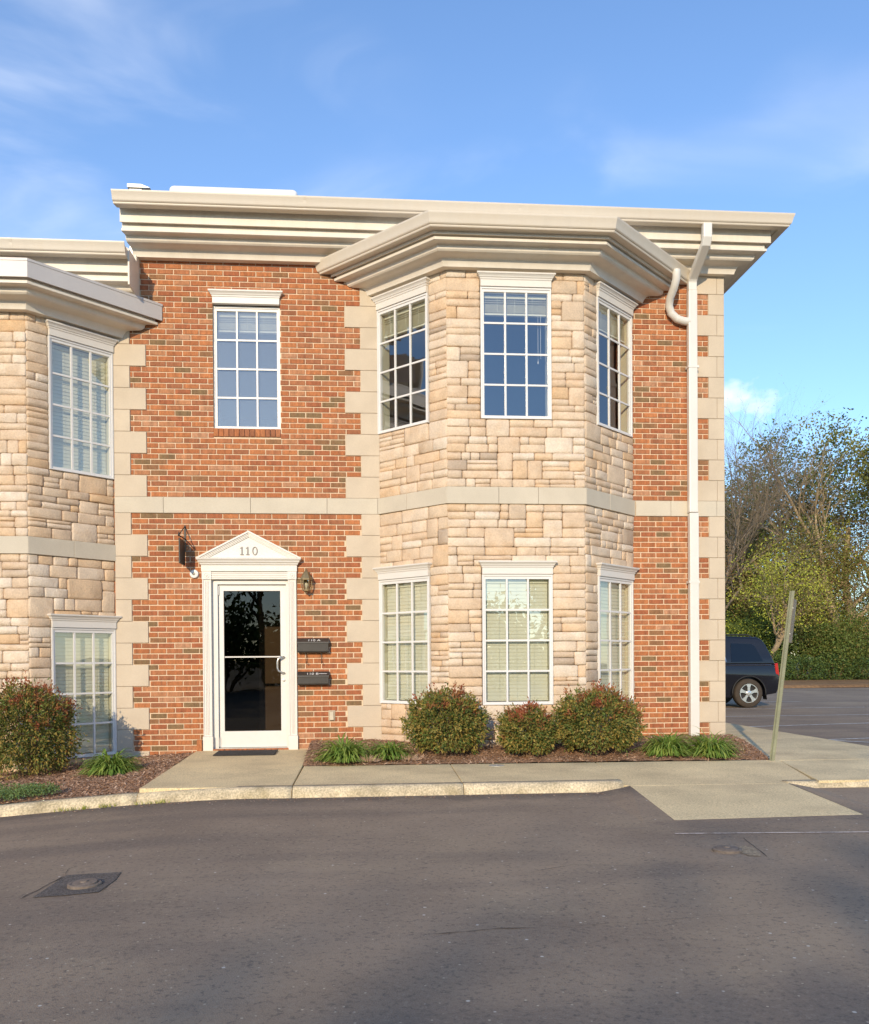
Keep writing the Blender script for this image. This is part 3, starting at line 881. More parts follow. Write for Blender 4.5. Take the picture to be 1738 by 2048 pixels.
def build_stones(bay, lst, limit=300):
    lst.sort(key=lambda t: -(t[2] - t[1]) * (t[4] - t[3]))
    rest = MB()
    for q, (fr, s0, s1, a0, a1, sd) in enumerate(lst):
        r = random.Random(sd)
        g = r.uniform(0.0014, 0.0034)
        w, h = s1 - s0 - 2 * g, a1 - a0 - 2 * g * 0.8
        if w < 0.012 or h < 0.012: continue
        dep = r.uniform(0.044, 0.056)
        v, f = stone_mesh(w, h, dep, sd)
        mi = int(np.searchsorted(np.cumsum(STW), r.random()))
        mi = min(mi, len(ST) - 1)
        cs, cz = (s0 + s1) / 2, (a0 + a1) / 2
        wv = [fr.p(cs + x, -0.050 - y, cz + z) for x, y, z in v]
        if q < limit:
            mb = MB(); mb.add(wv, f); mb.build('stone', ST[mi], bay, True)
        else:
            rest.add(wv, f, mi)
    if rest.v:
        o = rest.build('small_stones', ST, bay, True); o['kind'] = 'stuff'

def panel_with_holes(mb, fr, s0, s1, n0, n1, z0, z1, holes, mi=None):
    S = sorted({s0, s1} | {h for a in holes for h in a[:2] if s0 < h < s1}); Z = sorted({z0, z1} | {h for a in holes for h in a[2:] if z0 < h < z1})
    for a, b in zip(S[:-1], S[1:]):
        for c, d in zip(Z[:-1], Z[1:]):
            m, k = (a + b) / 2, (c + d) / 2
            if any(h[0] < m < h[1] and h[2] < k < h[3] for h in holes): continue
            fbox(mb, fr, a, b, n0, n1, c, d, mi)

# ---- windows
def window(bld, fr, s0, zb, blinds, W=0.855, H=1.567, nf=0.0, head=True, head_z=None, head_n=0.0, raised=0.25, seed=0, cord=False, pale_sheet=False):
    s1 = s0 + W; zt = zb + H
    fb, ft, fs = 0.037, 0.057, 0.041
    mb = MB()
    ow = 0.018
    for (a, b, c, d) in ((s0, s0 + ow, zb, zt), (s1 - ow, s1, zb, zt), (s0 + ow, s1 - ow, zb, zb + ow * 0.8), (s0 + ow, s1 - ow, zt - ow * 1.3, zt)):
        fbox(mb, fr, a, b, nf + 0.014, nf - 0.05, c, d)
    a0, a1, c0, c1 = s0 + ow, s1 - ow, zb + ow * 0.8, zt - ow * 1.3
    iw = fs - ow
    for (a, b, c, d) in ((a0, a0 + iw, c0, c1), (a1 - iw, a1, c0, c1), (a0 + iw, a1 - iw, c0, c0 + fb - ow * 0.8), (a0 + iw, a1 - iw, c1 - (ft - ow * 1.3), c1)):
        fbox(mb, fr, a, b, nf + 0.003, nf - 0.045, c, d)
    win = mb.build('window', M['vinyl'], bld)
    g0, g1, h0, h1 = s0 + fs, s1 - fs, zb + fb, zt - ft
    mw = 0.011
    xs = [g0 + (g1 - g0) * k / 3 for k in range(4)]; zs = [h0 + (h1 - h0) * k / 4 for k in range(5)]
    for x in xs[1:3]:
        mb = MB(); fbox(mb, fr, x - mw, x + mw, nf - 0.001, nf - 0.022, h0, h1); mb.build('muntin', M['vinyl'], win)
    for z in zs[1:4]:
        mb = MB()
        for q in range(3):
            fbox(mb, fr, xs[q] + (mw if q else 0), xs[q + 1] - (mw if q < 2 else 0), nf - 0.003, nf - 0.021, z - mw, z + mw)
        mb.build('muntin', M['vinyl'], win)
    for q in range(3):
        for k in range(4):
            mb = MB()
            xa, xb = xs[q] + (mw if q else 0), xs[q + 1] - (mw if q < 2 else 0); za, zc = zs[k] + (mw if k else 0), zs[k + 1] - (mw if k < 3 else 0)
            ja, jb = rng.normal(0, 0.0007, 2)
            mb.add([fr.p(xa, nf - 0.012 - ja - jb, za), fr.p(xb, nf - 0.012 + ja - jb, za), fr.p(xb, nf - 0.012 + ja + jb, zc), fr.p(xa, nf - 0.012 - ja + jb, zc)], [(0, 1, 2, 3)])
            mb.build('pane', M['glass'], win, fix=False)
    # reveal inside the glass
    mb = MB()
    e = 0.03
    for (a, b, c, d) in ((g0 - e, g0 - 0.002, h0 - e, h1 + e), (g1 + 0.002, g1 + e, h0 - e, h1 + e), (g0 - 0.002, g1 + 0.002, h0 - e, h0 - 0.002), (g0 - 0.002, g1 + 0.002, h1 + 0.002, h1 + e)):
        fbox(mb, fr, a, b, nf - 0.052, nf - 0.17, c, d)
    mb.build('reveal', M['reveal'], win)
    # venetian blind
    mb = MB()
    nb = nf - 0.095
    b0, b1 = g0 + 0.006, g1 - 0.006
    fbox(mb, fr, b0, b1, nb + 0.02, nb - 0.02, h1 - 0.045, h1 - 0.006)
    bot = h0 + 0.02 if blinds == 'closed' else h1 - raised
    z = h1 - 0.07
    if blinds == 'closed':
        r = random.Random(seed)
        while z > bot + 0.03:
            t = 0.20 + r.uniform(-0.04, 0.04)
            hw = 0.0270
            P = []
            for k in (-1, -0.35, 0.35, 1):
                P.append((nb + k * hw * t + 0.003 * (1 - k * k), z - k * hw * 0.95))
            for (na, za), (nc, zc) in zip(P[:-1], P[1:]):
                mb.add([fr.p(b0, na, za), fr.p(b1, na, za), fr.p(b1, nc, zc), fr.p(b0, nc, zc)], [(0, 1, 2, 3)])
            z -= 0.0435
    else:
        while z > bot + 0.02:
            fbox(mb, fr, b0, b1, nb + 0.024, nb - 0.024, z - 0.0035, z)
            z -= 0.0125 if z < h1 - 0.10 else 0.026
    fbox(mb, fr, b0, b1, nb + 0.024, nb - 0.024, bot - 0.012, bot + 0.008)
    for t in (0.22, 0.5, 0.78):
        s = b0 + (b1 - b0) * t
        fbox(mb, fr, s - 0.0015, s + 0.0015, nb + 0.0262, nb + 0.0252, bot, h1 - 0.03)
    mb.build('blind', M['blind'], win)
    if pale_sheet:  # added sheer sheet that makes the panes look paler, no real part
        mb = MB(); mb.add([fr.p(g0 + 0.004, nf - 0.034, h0 + 0.002), fr.p(g1 - 0.004, nf - 0.034, h0 + 0.002), fr.p(g1 - 0.004, nf - 0.034, h1 - 0.002), fr.p(g0 + 0.004, nf - 0.034, h1 - 0.002)], [(0, 1, 2, 3)])
        mb.build('added_pale_sheet', M['pale_sheet'], win, fix=False)
    if cord:
        mb = MB()
        for k, l in ((0.018, 0.50), (0.05, 0.56)):
            s = b1 - 0.05 - k
            mb.tube([fr.p(s, nb + 0.03, bot), fr.p(s, nb + 0.03, bot - l)], 0.002, 5)
            mb.tube([fr.p(s, nb + 0.03, bot - l), fr.p(s, nb + 0.03, bot - l - 0.03)], [0.004, 0.008], 6)
        mb.build('pull_cord', M['vinyl'], win)
    if head:
        hz = zt if head_z is None else head_z
        mb = MB()
        fbox(mb, fr, s0, s1, head_n + 0.032, head_n - 0.03, hz + 0.002, hz + 0.078)
        prev = None
        lev = [(0.0, hz + 0.078), (0.006, hz + 0.084), (0.008, hz + 0.098), (0.018, hz + 0.106), (0.022, hz + 0.118), (0.036, hz + 0.134), (0.044, hz + 0.138), (0.046, hz + 0.152), (0.046, hz + 0.156)]
        for e, z in lev:
            ring = [fr.p(s0 - e, head_n - 0.03, z), fr.p(s0 - e, head_n + 0.034 + e, z), fr.p(s1 + e, head_n + 0.034 + e, z), fr.p(s1 + e, head_n - 0.03, z)]
            b = len(mb.v); mb.v.extend(ring)
            if prev is not None:
                for k in range(4):
                    mb.f.append((prev + k, prev + (k + 1) % 4, b + (k + 1) % 4, b + k)); mb.m.append(0)
            else:
                mb.f.append((b, b + 1, b + 2, b + 3)); mb.m.append(0)
            prev = b
        mb.f.append((prev + 3, prev + 2, prev + 1, prev)); mb.m.append(0)
        mb.build('window_head', M['white'], win)
    return win

# ---- cornice profiles, relative to the height zt of the crown's top fillet
def crown_prof(zt):
    return [(0.0, zt), (0.400, zt), (0.400, zt - 0.030), (0.386, zt - 0.036), (0.305, zt - 0.034), (0.293, zt - 0.042), (0.290, zt - 0.062), (0.282, zt - 0.083), (0.264, zt - 0.099), (0.234, zt - 0.108),
            (0.195, zt - 0.110), (0.160, zt - 0.113), (0.136, zt - 0.124), (0.120, zt - 0.144), (0.109, zt - 0.170), (0.101, zt - 0.193), (0.098, zt - 0.205), (0.0, zt - 0.205)]
def gutter_prof(c, z0, z1):
    # from the back bottom round the ogee face to the bead and back
    w, h = 0.150, z1 - z0
    return [(c, z0), (c + w * 0.62, z0), (c + w * 0.66, z0 + h * 0.06), (c + w * 0.67, z0 + h * 0.14), (c + w * 0.74, z0 + h * 0.17), (c + w * 0.80, z0 + h * 0.24), (c + w * 0.85, z0 + h * 0.42),
            (c + w * 0.90, z0 + h * 0.66), (c + w * 0.98, z0 + h * 0.84), (c + w, z0 + h * 0.90), (c + w, z1), (c + w * 0.93, z1), (c + w * 0.93, z0 + h * 0.93), (c + w * 0.82, z0 + h * 0.75), (c + 0.004, z0 + h * 0.72), (c, z1 - 0.004)]

def cornice(bld, path, ends, zt, cf, f0, f1, gut=None, cap=None, names=('crown_moulding', 'frieze_board', 'fascia', 'gutter', 'soffit'), cg=0.5):
    def one(prof, name, m, sm=True):
        mb = MB(); sweep(mb, path, prof, ends)
        o = mb.build(name, M[m], bld)
        if sm: smooth_angle(o, 24)
        return o
    one(crown_prof(zt), names[0], 'eave')
    one([(0.0, zt + 0.0005), (0.380, zt + 0.0005), (0.380, f0 + 0.012), (0.0, f0 + 0.012)], names[4], 'eave', False)
    if cap is None:
        one([(0.0, f0 + 0.0125), (cf - 0.016, f0 + 0.0125), (cf - 0.016, f0), (cf, f0), (cf, f1), (0.0, f1)], names[2], 'eave', False)
    else:
        one([(0.0, f0 + 0.0125), (cf - 0.016, f0 + 0.0125), (cf - 0.016, f0), (cf, f0), (cf, cap - 0.028), (cf + 0.006, cap - 0.028), (cf + 0.006, cap), (0.0, cap + 0.012)], 'metal_cap', 'cap', False)
    if gut:
        g0, g1 = gut
        one(gutter_prof(cg, g0, g1), names[3], 'gutter')
        for a, b in zip(path[:-1], path[1:]):
            ln = math.hypot(b[0] - a[0], b[1] - a[1])
            if ln < 3 or abs(b[1] - a[1]) > 0.1: continue
            k = a[0] + 2.15
            while k < b[0] - 1:
                mb = MB(); sweep(mb, [(k, 0), (k + 0.035, 0)], [(c + (0.0016 if c > cg + 0.01 else 0), z - (0.0015 if z < g0 + 0.01 else 0)) for c, z in gutter_prof(cg, g0, g1)], [('x', k), ('x', k + 0.035)])
                mb.build('gutter_seam', M['gutter'], bld); k += 2.6
        one([(cf + 0.001, f1 - 0.030), (cg - 0.001, f1 - 0.030), (cg - 0.001, g1 - 0.01), (cf + 0.001, g1 - 0.01)], 'gutter_board', 'eave', False)

def bay_of(bld, geo, dz, seed, smin_front=-9, sides=(True, True, True), top=5.79, W=0.855, inset=0.050):
    """stone bay with its three faces; returns frames"""
    rl, cl, cr, rr, bp = geo
    frs = [Frame(rl, 0, cl - rl, bp), Frame(cl, bp, cr - cl, 0), Frame(cr, bp, rr - cr, -bp)]
    wins = [0.006, (frs[1].len - W) / 2, frs[2].len - W - inset]
    bases = (0.575 + dz, 4.003 + dz)
    mb = MB()
    holes_all = []
    for fr, ws in zip(frs, wins):
        H = [(ws, ws + W, bases[0], bases[0] + 1.60), (ws, ws + W, bases[1], bases[1] + 1.60)]
        holes_all.append(H)
        panel_with_holes(mb, fr, 0, fr.len, -0.049, -0.14, -0.4 + min(0, dz), 6.02 + dz, H)
    bay = mb.build('stone_bay', M['stone_bed'], bld)
    lst = []
    for k, (fr, H) in enumerate(zip(frs, holes_all)):
        if not sides[k]: continue
        sm = smin_front if k == 1 else -9
        Hs = [(a - 0.004, b + 0.004, c - 0.004, d + 0.07) for a, b, c, d in H]
        stone_face(fr, bay, lst, -0.16 + dz * 0.4, B0 + dz, Hs, seed + k * 7, sm)
        stone_face(fr, bay, lst, B1 + dz, top + dz, Hs, seed + 50 + k * 7, sm)
    build_stones(bay, lst, 300)
    # belt course round the bay
    cuts = {0: [0, 0.50], 1: [0, 0.62, 1.10], 2: [0, 0.55]}
    prof_n = 0.018
    for k, fr in enumerate(frs):
        cs = cuts[k] + [fr.len]
        for i in range(len(cs) - 1):
            a, b = cs[i], cs[i + 1]
            mb = MB()
            ea = prof_n * math.tan(R(22.5)) if (i == 0 and k > 0) else 0
            eb = prof_n * math.tan(R(22.5)) if (i == len(cs) - 2 and k < 2) else 0
            ga = 0.0 if i == 0 else 0.0018; gb = 0.0 if i == len(cs) - 2 else 0.0018
            c = [fr.p(a + ga - ea, prof_n, B0 + dz), fr.p(b - gb + eb, prof_n, B0 + dz), fr.p(b - gb, -0.048, B0 + dz), fr.p(a + ga, -0.048, B0 + dz)]
            mb.add(c + [(x, y, B1 + dz) for x, y, z in c], [(0, 3, 2, 1), (4, 5, 6, 7), (0, 1, 5, 4), (1, 2, 6, 5), (2, 3, 7, 6), (3, 0, 4, 7)])
            bevel(mb.build('belt_stone', M['cast2'], bld), 0.003, 1)
    return frs, wins, bases, bay

# ------------------------------------------------------------------ the number 110 unit
bld = empty('office_building', (0.9, 0, 0), 'two-storey brick office with stone bay, white door numbered 110 and beige cornice', 'building')
WF = Frame(0, 0, 1, 0)
WIN_H = (-1.832, -0.995, 4.055, 5.64)
DOOR_H = (-1.890, -0.908, -0.3, 2.175)
BAY_LO = (0.27, 3.53, 0.12, 2.78); BAY_UP = (0.27, 3.53, 3.22, 5.72)
mb = MB()
panel_with_holes(mb, WF, XW0, XW1 - 0.004, -0.007, -0.22, -0.4, 6.36, [WIN_H, DOOR_H, BAY_LO, BAY_UP, (XW0 - 1, -2.735, 5.75, 7.0)])
wall = mb.build('brick_wall', M['mortar'], bld)
mb = MB()   # the other three walls, floors, roof
mb.box(XW1 - 0.22, XW1 - 0.004, 0.2205, 11.0, -0.4, 6.55)
mb.box(XW0, XW1 - 0.004, 11.001, 11.2, -0.4, 6.55)
mb.box(XW0, XW0 + 0.2, 0.2205, 11.0, -0.4, 5.75); mb.box(-2.735, -2.60, 0.2205, 11.0, 5.751, 6.55)
mb.build('outer_wall', BR[0], bld)
mb = MB()
mb.box(-2.78, XW1 + 0.42, -0.42, 11.5, 6.5815, 6.61)
mb.build('roof', M['roof'], bld)
def interior(bld, x0, x1, dz, dx, name='interior'):
    mb = MB()
    fx = [(BRL + dx + 0.16, 0.23), (BCL + dx + 0.06, BP + 0.16), (BCR + dx - 0.06, BP + 0.16), (BRR + dx - 0.16, 0.23)]
    bayp = [(BRL + dx + 0.14, 0.0), (BCL + dx + 0.055, BP + 0.142), (BCR + dx - 0.055, BP + 0.142), (BRR + dx - 0.14, 0.0)]
    for z0, z1, mi in ((-0.05, 0.02, 1), (2.80, 2.86, 2), (3.12, 3.18, 1), (5.78, 5.84, 2)):
        mb.box(x0 + 0.2, x1 - 0.22, 0.222, 6.0, z0 + dz, z1 + dz, mi)
        mb.hprism(bayp + [(BRR + dx - 0.14, 0.2215), (BRL + dx + 0.14, 0.2215)], z0 + dz + 0.001, z1 + dz - 0.001, mi)
    mb.box(x0 + 0.2, x1 - 0.22, 6.0, 6.1, -0.05 + dz, 5.84 + dz, 0)
    mb.box(-0.06 + dx * 1.0, 0.04 + dx * 1.0, 0.222, 6.0, 0.021 + dz, 2.799 + dz, 0)
    mb.box(-0.06 + dx * 1.0, 0.04 + dx * 1.0, 0.222, 6.0, 3.181 + dz, 5.779 + dz, 0)
    mb.box(x0 + 0.201, x0 + 0.22, 0.222, 6.0, 0.021 + dz, 5.779 + dz, 0)
    mb.box(x1 - 0.24, x1 - 0.221, 0.222, 6.0, 0.021 + dz, 5.779 + dz, 0)
    return mb.build(name, [M['inner'], M['carpet'], M['ceil']], bld)
interior(bld, XW0, XW1, 0, 0)
mb = MB(); mb.box(-1.44, -0.07, 1.30, 1.38, 0.021, 2.799); mb.build('hall_partition', M['hall'], bld)

# bricks: laid course by course, cut round quoins and openings
def brick_mesh(x0, x1, z0, z1, dep):
    mb = MB(); mb.bevbox(x0, x1, -dep, 0.008, z0, z1, 0.0022)
    return mb
def wide(zmid):
    if zmid > B1: return int((zmid - B1) / QH) % 2 == 0
    return int((B0 - zmid) / QH) % 2 == 1
pieces = []
courses = [(B1 + k * CO, k) for k in range(45)] + [(B0 - (k + 1) * CO, k + 1) for k in range(46)]
for z0, k in courses:
    zm = z0 + CO / 2
    qi = int((zm - B1) / QH) if zm > B1 else -1
    w = wide(zm)
    xl = (-2.655 if w else -2.852) if qi <= 8 else -2.725
    spans = [(xl + 0.004, (-0.183 if w else 0.014) - 0.004), (3.55, (4.374 if w else 4.574) - 0.004)]
    if zm > 5.98: spans = [(xl + 0.004, 4.55)]
    holes = [h for h in (WIN_H, DOOR_H, (-1.832, -0.995, 3.945, 4.06), (-0.20, 4.0, 5.80, 6.18) if False else None) if h]
    cut = []
    for a, b in spans:
        segs = [(a, b)]
        for h in holes:
            if h[2] < z0 + CO * 0.6 and h[3] > z0 + CO * 0.4:
                ns = []
                for c, d in segs:
                    if h[1] <= c or h[0] >= d: ns.append((c, d)); continue
                    if h[0] > c: ns.append((c, h[0]))
                    if h[1] < d: ns.append((h[1], d))
                segs = ns
        cut += segs
    off = (0.5 if k % 2 else 0.0) * BL + (0.03 if zm > B1 else 0.0)
    for a, b in cut:
        n0 = math.floor((a - off) / BL) - 1
        for q in range(n0, n0 + 60):
            p0, p1 = off + q * BL + 0.0062, off + (q + 1) * BL - 0.0062
            p0, p1 = max(p0, a), min(p1, b)
            if p1 - p0 < 0.016: continue
            if zm < -0.15: continue
            pieces.append((p0, p1, z0 + 0.0064, z0 + CO - 0.0064))
camp = Vector((0, -CAM_D, CAM_Z))
pieces.sort(key=lambda p: (Vector(((p[0] + p[1]) / 2, 0, p[2])) - camp).length - (p[1] - p[0]) * 0.0)
full = [p for p in pieces if p[1] - p[0] > 0.15 and -2.75 < p[0] and p[2] > 0.05]
top300 = set(map(id, full[:300]))
rest = MB()
brick_cache = {}
for p in pieces:
    x0, x1, z0, z1 = p
    dep = rng.uniform(0.0, 0.0025)
    mi = int(rng.choice(len(BR), p=BRW))
    jx = rng.uniform(-0.0015, 0.0015); jz = rng.uniform(-0.001, 0.001)
    if id(p) in top300:
        key = (round(x1 - x0, 3), mi)
        if key not in brick_cache:
            b = brick_mesh(-(x1 - x0) / 2, (x1 - x0) / 2, 0, z1 - z0, 0.001).build('brick', BR[mi], wall)
            brick_cache[key] = b.data
            wl = Vector(((x0 + x1) / 2 + jx, (0.008 - 0.001) / 2 - dep, z0 + jz))
            b.location = wl - WL[wall]; WL[b] = wl
        else:
            link('brick', brick_cache[key], ((x0 + x1) / 2 + jx, (0.008 - 0.001) / 2 - dep, z0 + jz), wall)
    else:
        rest.cur = mi
        rest.bevbox(x0 + jx, x1 + jx, -dep - 0.001, 0.008, z0 + jz, z1 + jz, 0.0022)
o = rest.build('brick_courses', BR, wall, fix=False); o['kind'] = 'stuff'
# rowlock sill under the brick-wall window
nb = 13
for i in range(nb):
    a = -1.832 + (0.837 / nb) * i
    mb = MB(); mb.bevbox(a + 0.003, a + 0.837 / nb - 0.003, -0.014, 0.10, 3.952, 4.052, 0.003)
    mb.build('brick', BR[int(rng.choice([0, 1, 3, 4]))], wall)

# quoins
def quoin(x0, x1, z0, z1, b=bld):
    mb = MB(); mb.bevbox(x0 + 0.0015, x1 - 0.0015, -0.014 + rng.uniform(-0.001, 0.001), 0.006, z0 + 0.0018, z1 - 0.0018, 0.004)
    mb.build('quoin', M['cast'], b)
for i in range(11):
    z0 = B1 + i * QH
    w = i % 2 == 0
    if i <= 8: quoin(XW0, -2.655 if w else -2.852, z0, z0 + QH)
    quoin(-0.183 if w else 0.014, BRL + 0.02, z0, z0 + QH)
    if w: quoin(4.374, 4.69, z0, z0 + QH); quoin(4.69, XW1, z0, z0 + QH)
    else: quoin(4.574, XW1, z0, z0 + QH)
for j in range(12):
    z1 = B0 - j * QH
    w = j % 2 == 1
    quoin(XW0, -2.655 if w else -2.852, z1 - QH, z1)
    quoin(-0.183 if w else 0.014, BRL + 0.02, z1 - QH, z1)
    if w: quoin(4.374, 4.69, z1 - QH, z1); quoin(4.69, XW1, z1 - QH, z1)
    else: quoin(4.574, XW1, z1 - QH, z1)
for a, b in ((XW0, -2.456), (-2.456, -1.38), (-1.38, -0.42), (-0.42, BRL - 0.012), (BRR + 0.02, 4.06), (4.06, 4.68), (4.68, XW1)):
    mb = MB(); mb.bevbox(a + 0.0018, b - 0.0018, -0.016, 0.006, B0 + 0.0005, B1 - 0.0005, 0.003)
    mb.build('belt_stone', M['cast2'], bld)

# bay, windows
frs, wins, bases, bay = bay_of(bld, (BRL, BCL, BCR, BRR, BP), 0, 3)
for k in range(3):
    window(bld, frs[k], wins[k], bases[0], 'closed', seed=k)
    window(bld, frs[k], wins[k], bases[1], 'raised', raised=0.235 if k == 1 else 0.27, seed=9 + k, cord=(k == 1))
window(bld, WF, -1.829, 4.056, 'raised', W=0.831, H=1.548, nf=-0.055, head_z=5.612, head_n=0.0, raised=0.225, seed=5, pale_sheet=True)

# cornices
mpath = [(-2.8, 0), (XW1, 0), (XW1, 11.2)]
lx = lambda c: -2.755 - 0.20 * c
cornice(bld, mpath, [('x', lx), ('y', 11.2)], 6.335, 0.437, 6.392, 6.58, gut=(6.525, 6.668), cg=0.503)
bpath = [(BRL, 0), (BCL, BP), (BCR, BP), (BRR, 0)]
cornice(bld, bpath, [('y', -0.0165), ('y', -0.0165)], 5.962, 0.432, 5.980, 6.14, gut=(6.012, 6.165), cg=0.435, names=('bay_crown_moulding', 'bay_frieze_board', 'bay_fascia', 'bay_gutter', 'bay_soffit'))
mb = MB()
ro = offset_path(bpath, 0.43, [('y', -0.017), ('y', -0.017)])
mb.add([(p.x, p.y, 6.142) for p in ro] + [(ro[0].x + 0.5, -0.018, 6.33), (ro[3].x - 0.5, -0.018, 6.33)], [(0, 1, 4), (1, 2, 5, 4), (2, 3, 5)])
mb.build('bay_roof', M['cap'], bld, fix=False)

# downspouts
mb = MB()
mb.rectpipe([(4.33, -0.585, 6.53), (4.33, -0.585, 6.36), (4.33, -0.555, 6.30), (4.33, -0.12, 6.07), (4.33, -0.078, 6.02), (4.33, -0.075, 5.90)], 0.112, 0.085)
d1 = mb.build('downspout_elbow', M['spout'], bld); bevel(d1, 0.012, 2)
mb = MB(); mb.rectpipe([(4.33, -0.076, 5.905), (4.33, -0.076, 3.02)], 0.118, 0.09)
bevel(mb.build('downspout', M['spout'], bld), 0.012, 2)
mb = MB(); mb.rectpipe([(4.336, -0.076, 3.015), (4.336, -0.076, 0.10)], 0.122, 0.094)
bevel(mb.build('downspout', M['spout'], bld), 0.012, 2)
mb = MB()
pts = [(4.03, -0.34, 6.06), (4.03, -0.33, 5.95), (4.025, -0.27, 5.87), (4.01, -0.16, 5.78), (4.015, -0.10, 5.70), (4.05, -0.08, 5.61), (4.13, -0.076, 5.54), (4.22, -0.076, 5.515), (4.30, -0.076, 5.51)]
mb.tube(pts, 0.052, 10)
smooth_angle(mb.build('downspout_elbow', M['spout'], bld), 50)
for z in (4.9, 2.1):
    mb = MB(); mb.box(4.262, 4.404, -0.126, -0.016, z, z + 0.03)
    mb.build('downspout_strap', M['spout'], bld)

# ---- entrance
door = empty('entrance', (-1.40, 0, 0))
door.parent = bld; door.location = Vector((-1.40, 0, 0)) - WL[bld]
def dpart(name, m, fn, bev=0, sm=None):
    mb = MB(); fn(mb)
    o = mb.build(name, M[m], door)
    if bev: bevel(o, bev, 2)
    if sm: smooth_angle(o, sm)
    return o
LX0, LX1, LZ0, LZ1, LY = -1.802, -0.955, 0.028, 2.092, 0.07
GX0, GX1, GZ0, GZ1 = -1.738, -1.026, 0.233, 2.016
def leaf(mb):
    mb.box(LX0, GX0, LY, LY + 0.045, LZ0, LZ1); mb.box(GX1, LX1, LY, LY + 0.045, LZ0, LZ1)
    mb.box(GX0, GX1, LY, LY + 0.045, LZ0, GZ0); mb.box(GX0, GX1, LY, LY + 0.045, GZ1, LZ1)
dpart('door_leaf', 'doorw', leaf)
dpart('door_glass', 'dglass', lambda mb: mb.add([(GX0, LY + 0.02, GZ0), (GX1, LY + 0.02, GZ0), (GX1, LY + 0.02, GZ1), (GX0, LY + 0.02, GZ1)], [(0, 1, 2, 3)]))
dpart('glazing_bead', 'black', lambda mb: [mb.box(GX0, GX0 + 0.006, LY + 0.004, LY + 0.018, GZ0, GZ1), mb.box(GX1 - 0.006, GX1, LY + 0.004, LY + 0.018, GZ0, GZ1), mb.box(GX0 + 0.006, GX1 - 0.006, LY + 0.004, LY + 0.018, GZ0, GZ0 + 0.006), mb.box(GX0 + 0.006, GX1 - 0.006, LY + 0.004, LY + 0.018, GZ1 - 0.006, GZ1)])
def jamb(mb):
    mb.box(-1.885, LX0 - 0.004, 0.03, 0.20, 0.0, 2.17); mb.box(LX1 + 0.004, -0.912, 0.03, 0.20, 0.0, 2.17); mb.box(LX0 - 0.004, LX1 + 0.004, 0.03, 0.20, LZ1 + 0.004, 2.17)
dpart('door_jamb', 'doorw', jamb)
dpart('threshold', 'galv', lambda mb: mb.box(LX0, LX1, 0.0, 0.2, -0.01, 0.024))
def brick_step(mb):
    for i in range(13): mb.bevbox(-1.876 + i * 0.0735 + 0.003, -1.876 + (i + 1) * 0.0735 - 0.003, -0.035, -0.004, -0.10, 0.018, 0.003)
o = MB(); brick_step(o); o.build('brick_step', BR[0], door)
dpart('push_bar', 'steel', lambda mb: [mb.tube([(GX0 - 0.002, LY + 0.075, 1.176), (GX1 + 0.002, LY + 0.075, 1.176)], 0.012, 10), mb.box(GX0, GX1, LY + 0.055, LY + 0.07, 1.166, 1.188)])
dpart('push_rail', 'doorw', lambda mb: mb.box(GX0, GX1, LY + 0.006, LY + 0.019, 1.169, 1.184))
dpart('pull_handle', 'steel', lambda mb: mb.tube([(-0.988, LY + 0.002, 1.172), (-0.988, LY - 0.035, 1.175), (-1.01, LY - 0.055, 1.170), (-1.052, LY - 0.060, 1.150), (-1.064, LY - 0.060, 1.11), (-1.064, LY - 0.060, 1.03), (-1.052, LY - 0.060, 0.995), (-1.01, LY - 0.055, 0.975), (-0.988, LY - 0.035, 0.972), (-0.988, LY + 0.002, 0.974)], 0.0125, 10), sm=50)
dpart('lock_cylinder', 'steel', lambda mb: mb.lathe([(0.017, 0.0), (0.017, -0.008), (0.010, -0.010)], (-0.988, LY, 0.875), 16, 'y'))
for z in (0.03, 1.95):
    dpart('hinge', 'doorw', lambda mb: mb.tube([(LX0 + 0.004, LY - 0.008, z + 0.01), (LX0 + 0.004, LY - 0.008, z + 0.125)], 0.012, 8))
# pilasters, fluted
def pilaster(mb, x0, x1):
    n = 5; w = (x1 - x0)
    mb.box(x0, x1, -0.020, 0.006, 0.178, 2.152)
    e = 0.014; fw = (w - 2 * e) / (2 * n - 1)
    mb.box(x0, x0 + e, -0.030, -0.0201, 0.178, 2.152); mb.box(x1 - e, x1, -0.030, -0.0201, 0.178, 2.152)
    for i in range(n):
        if i in (0, n - 1): continue
        a = x0 + e + fw * 2 * i
        mb.box(a - 0.002, a + fw - 0.002, -0.028, -0.0201, 0.20, 2.13)
for x0, x1 in ((-1.985, -1.876), (-0.920, -0.816)):
    dpart('pilaster', 'white', lambda mb: pilaster(mb, x0, x1), 0.002)
    dpart('plinth', 'white', lambda mb: mb.box(x0 - 0.008, x1 + 0.008, -0.042, 0.006, -0.03, 0.177), 0.004)
    dpart('rosette_block', 'white', lambda mb: [mb.box(x0 - 0.004, x1 + 0.004, -0.038, 0.006, 2.1525, 2.252), mb.lathe([(0.034, 0.002), (0.034, -0.006), (0.026, -0.006), (0.024, -0.001), (0.014, -0.001), (0.012, -0.009), (0.003, -0.011)], ((x0 + x1) / 2, -0.038, 2.202), 20, 'y')])
def flute(mb):
    mb.box(-1.8719, -0.9241, -0.020, 0.006, 2.1525, 2.252)
    for i in range(4): mb.box(-1.8719, -0.9241, -0.030, -0.0201, 2.158 + i * 0.024, 2.172 + i * 0.024)
dpart('fluted_head', 'white', flute)
dpart('frieze', 'white', lambda mb: mb.box(-1.996, -0.805, -0.044, 0.006, 2.2525, 2.331), 0.003)
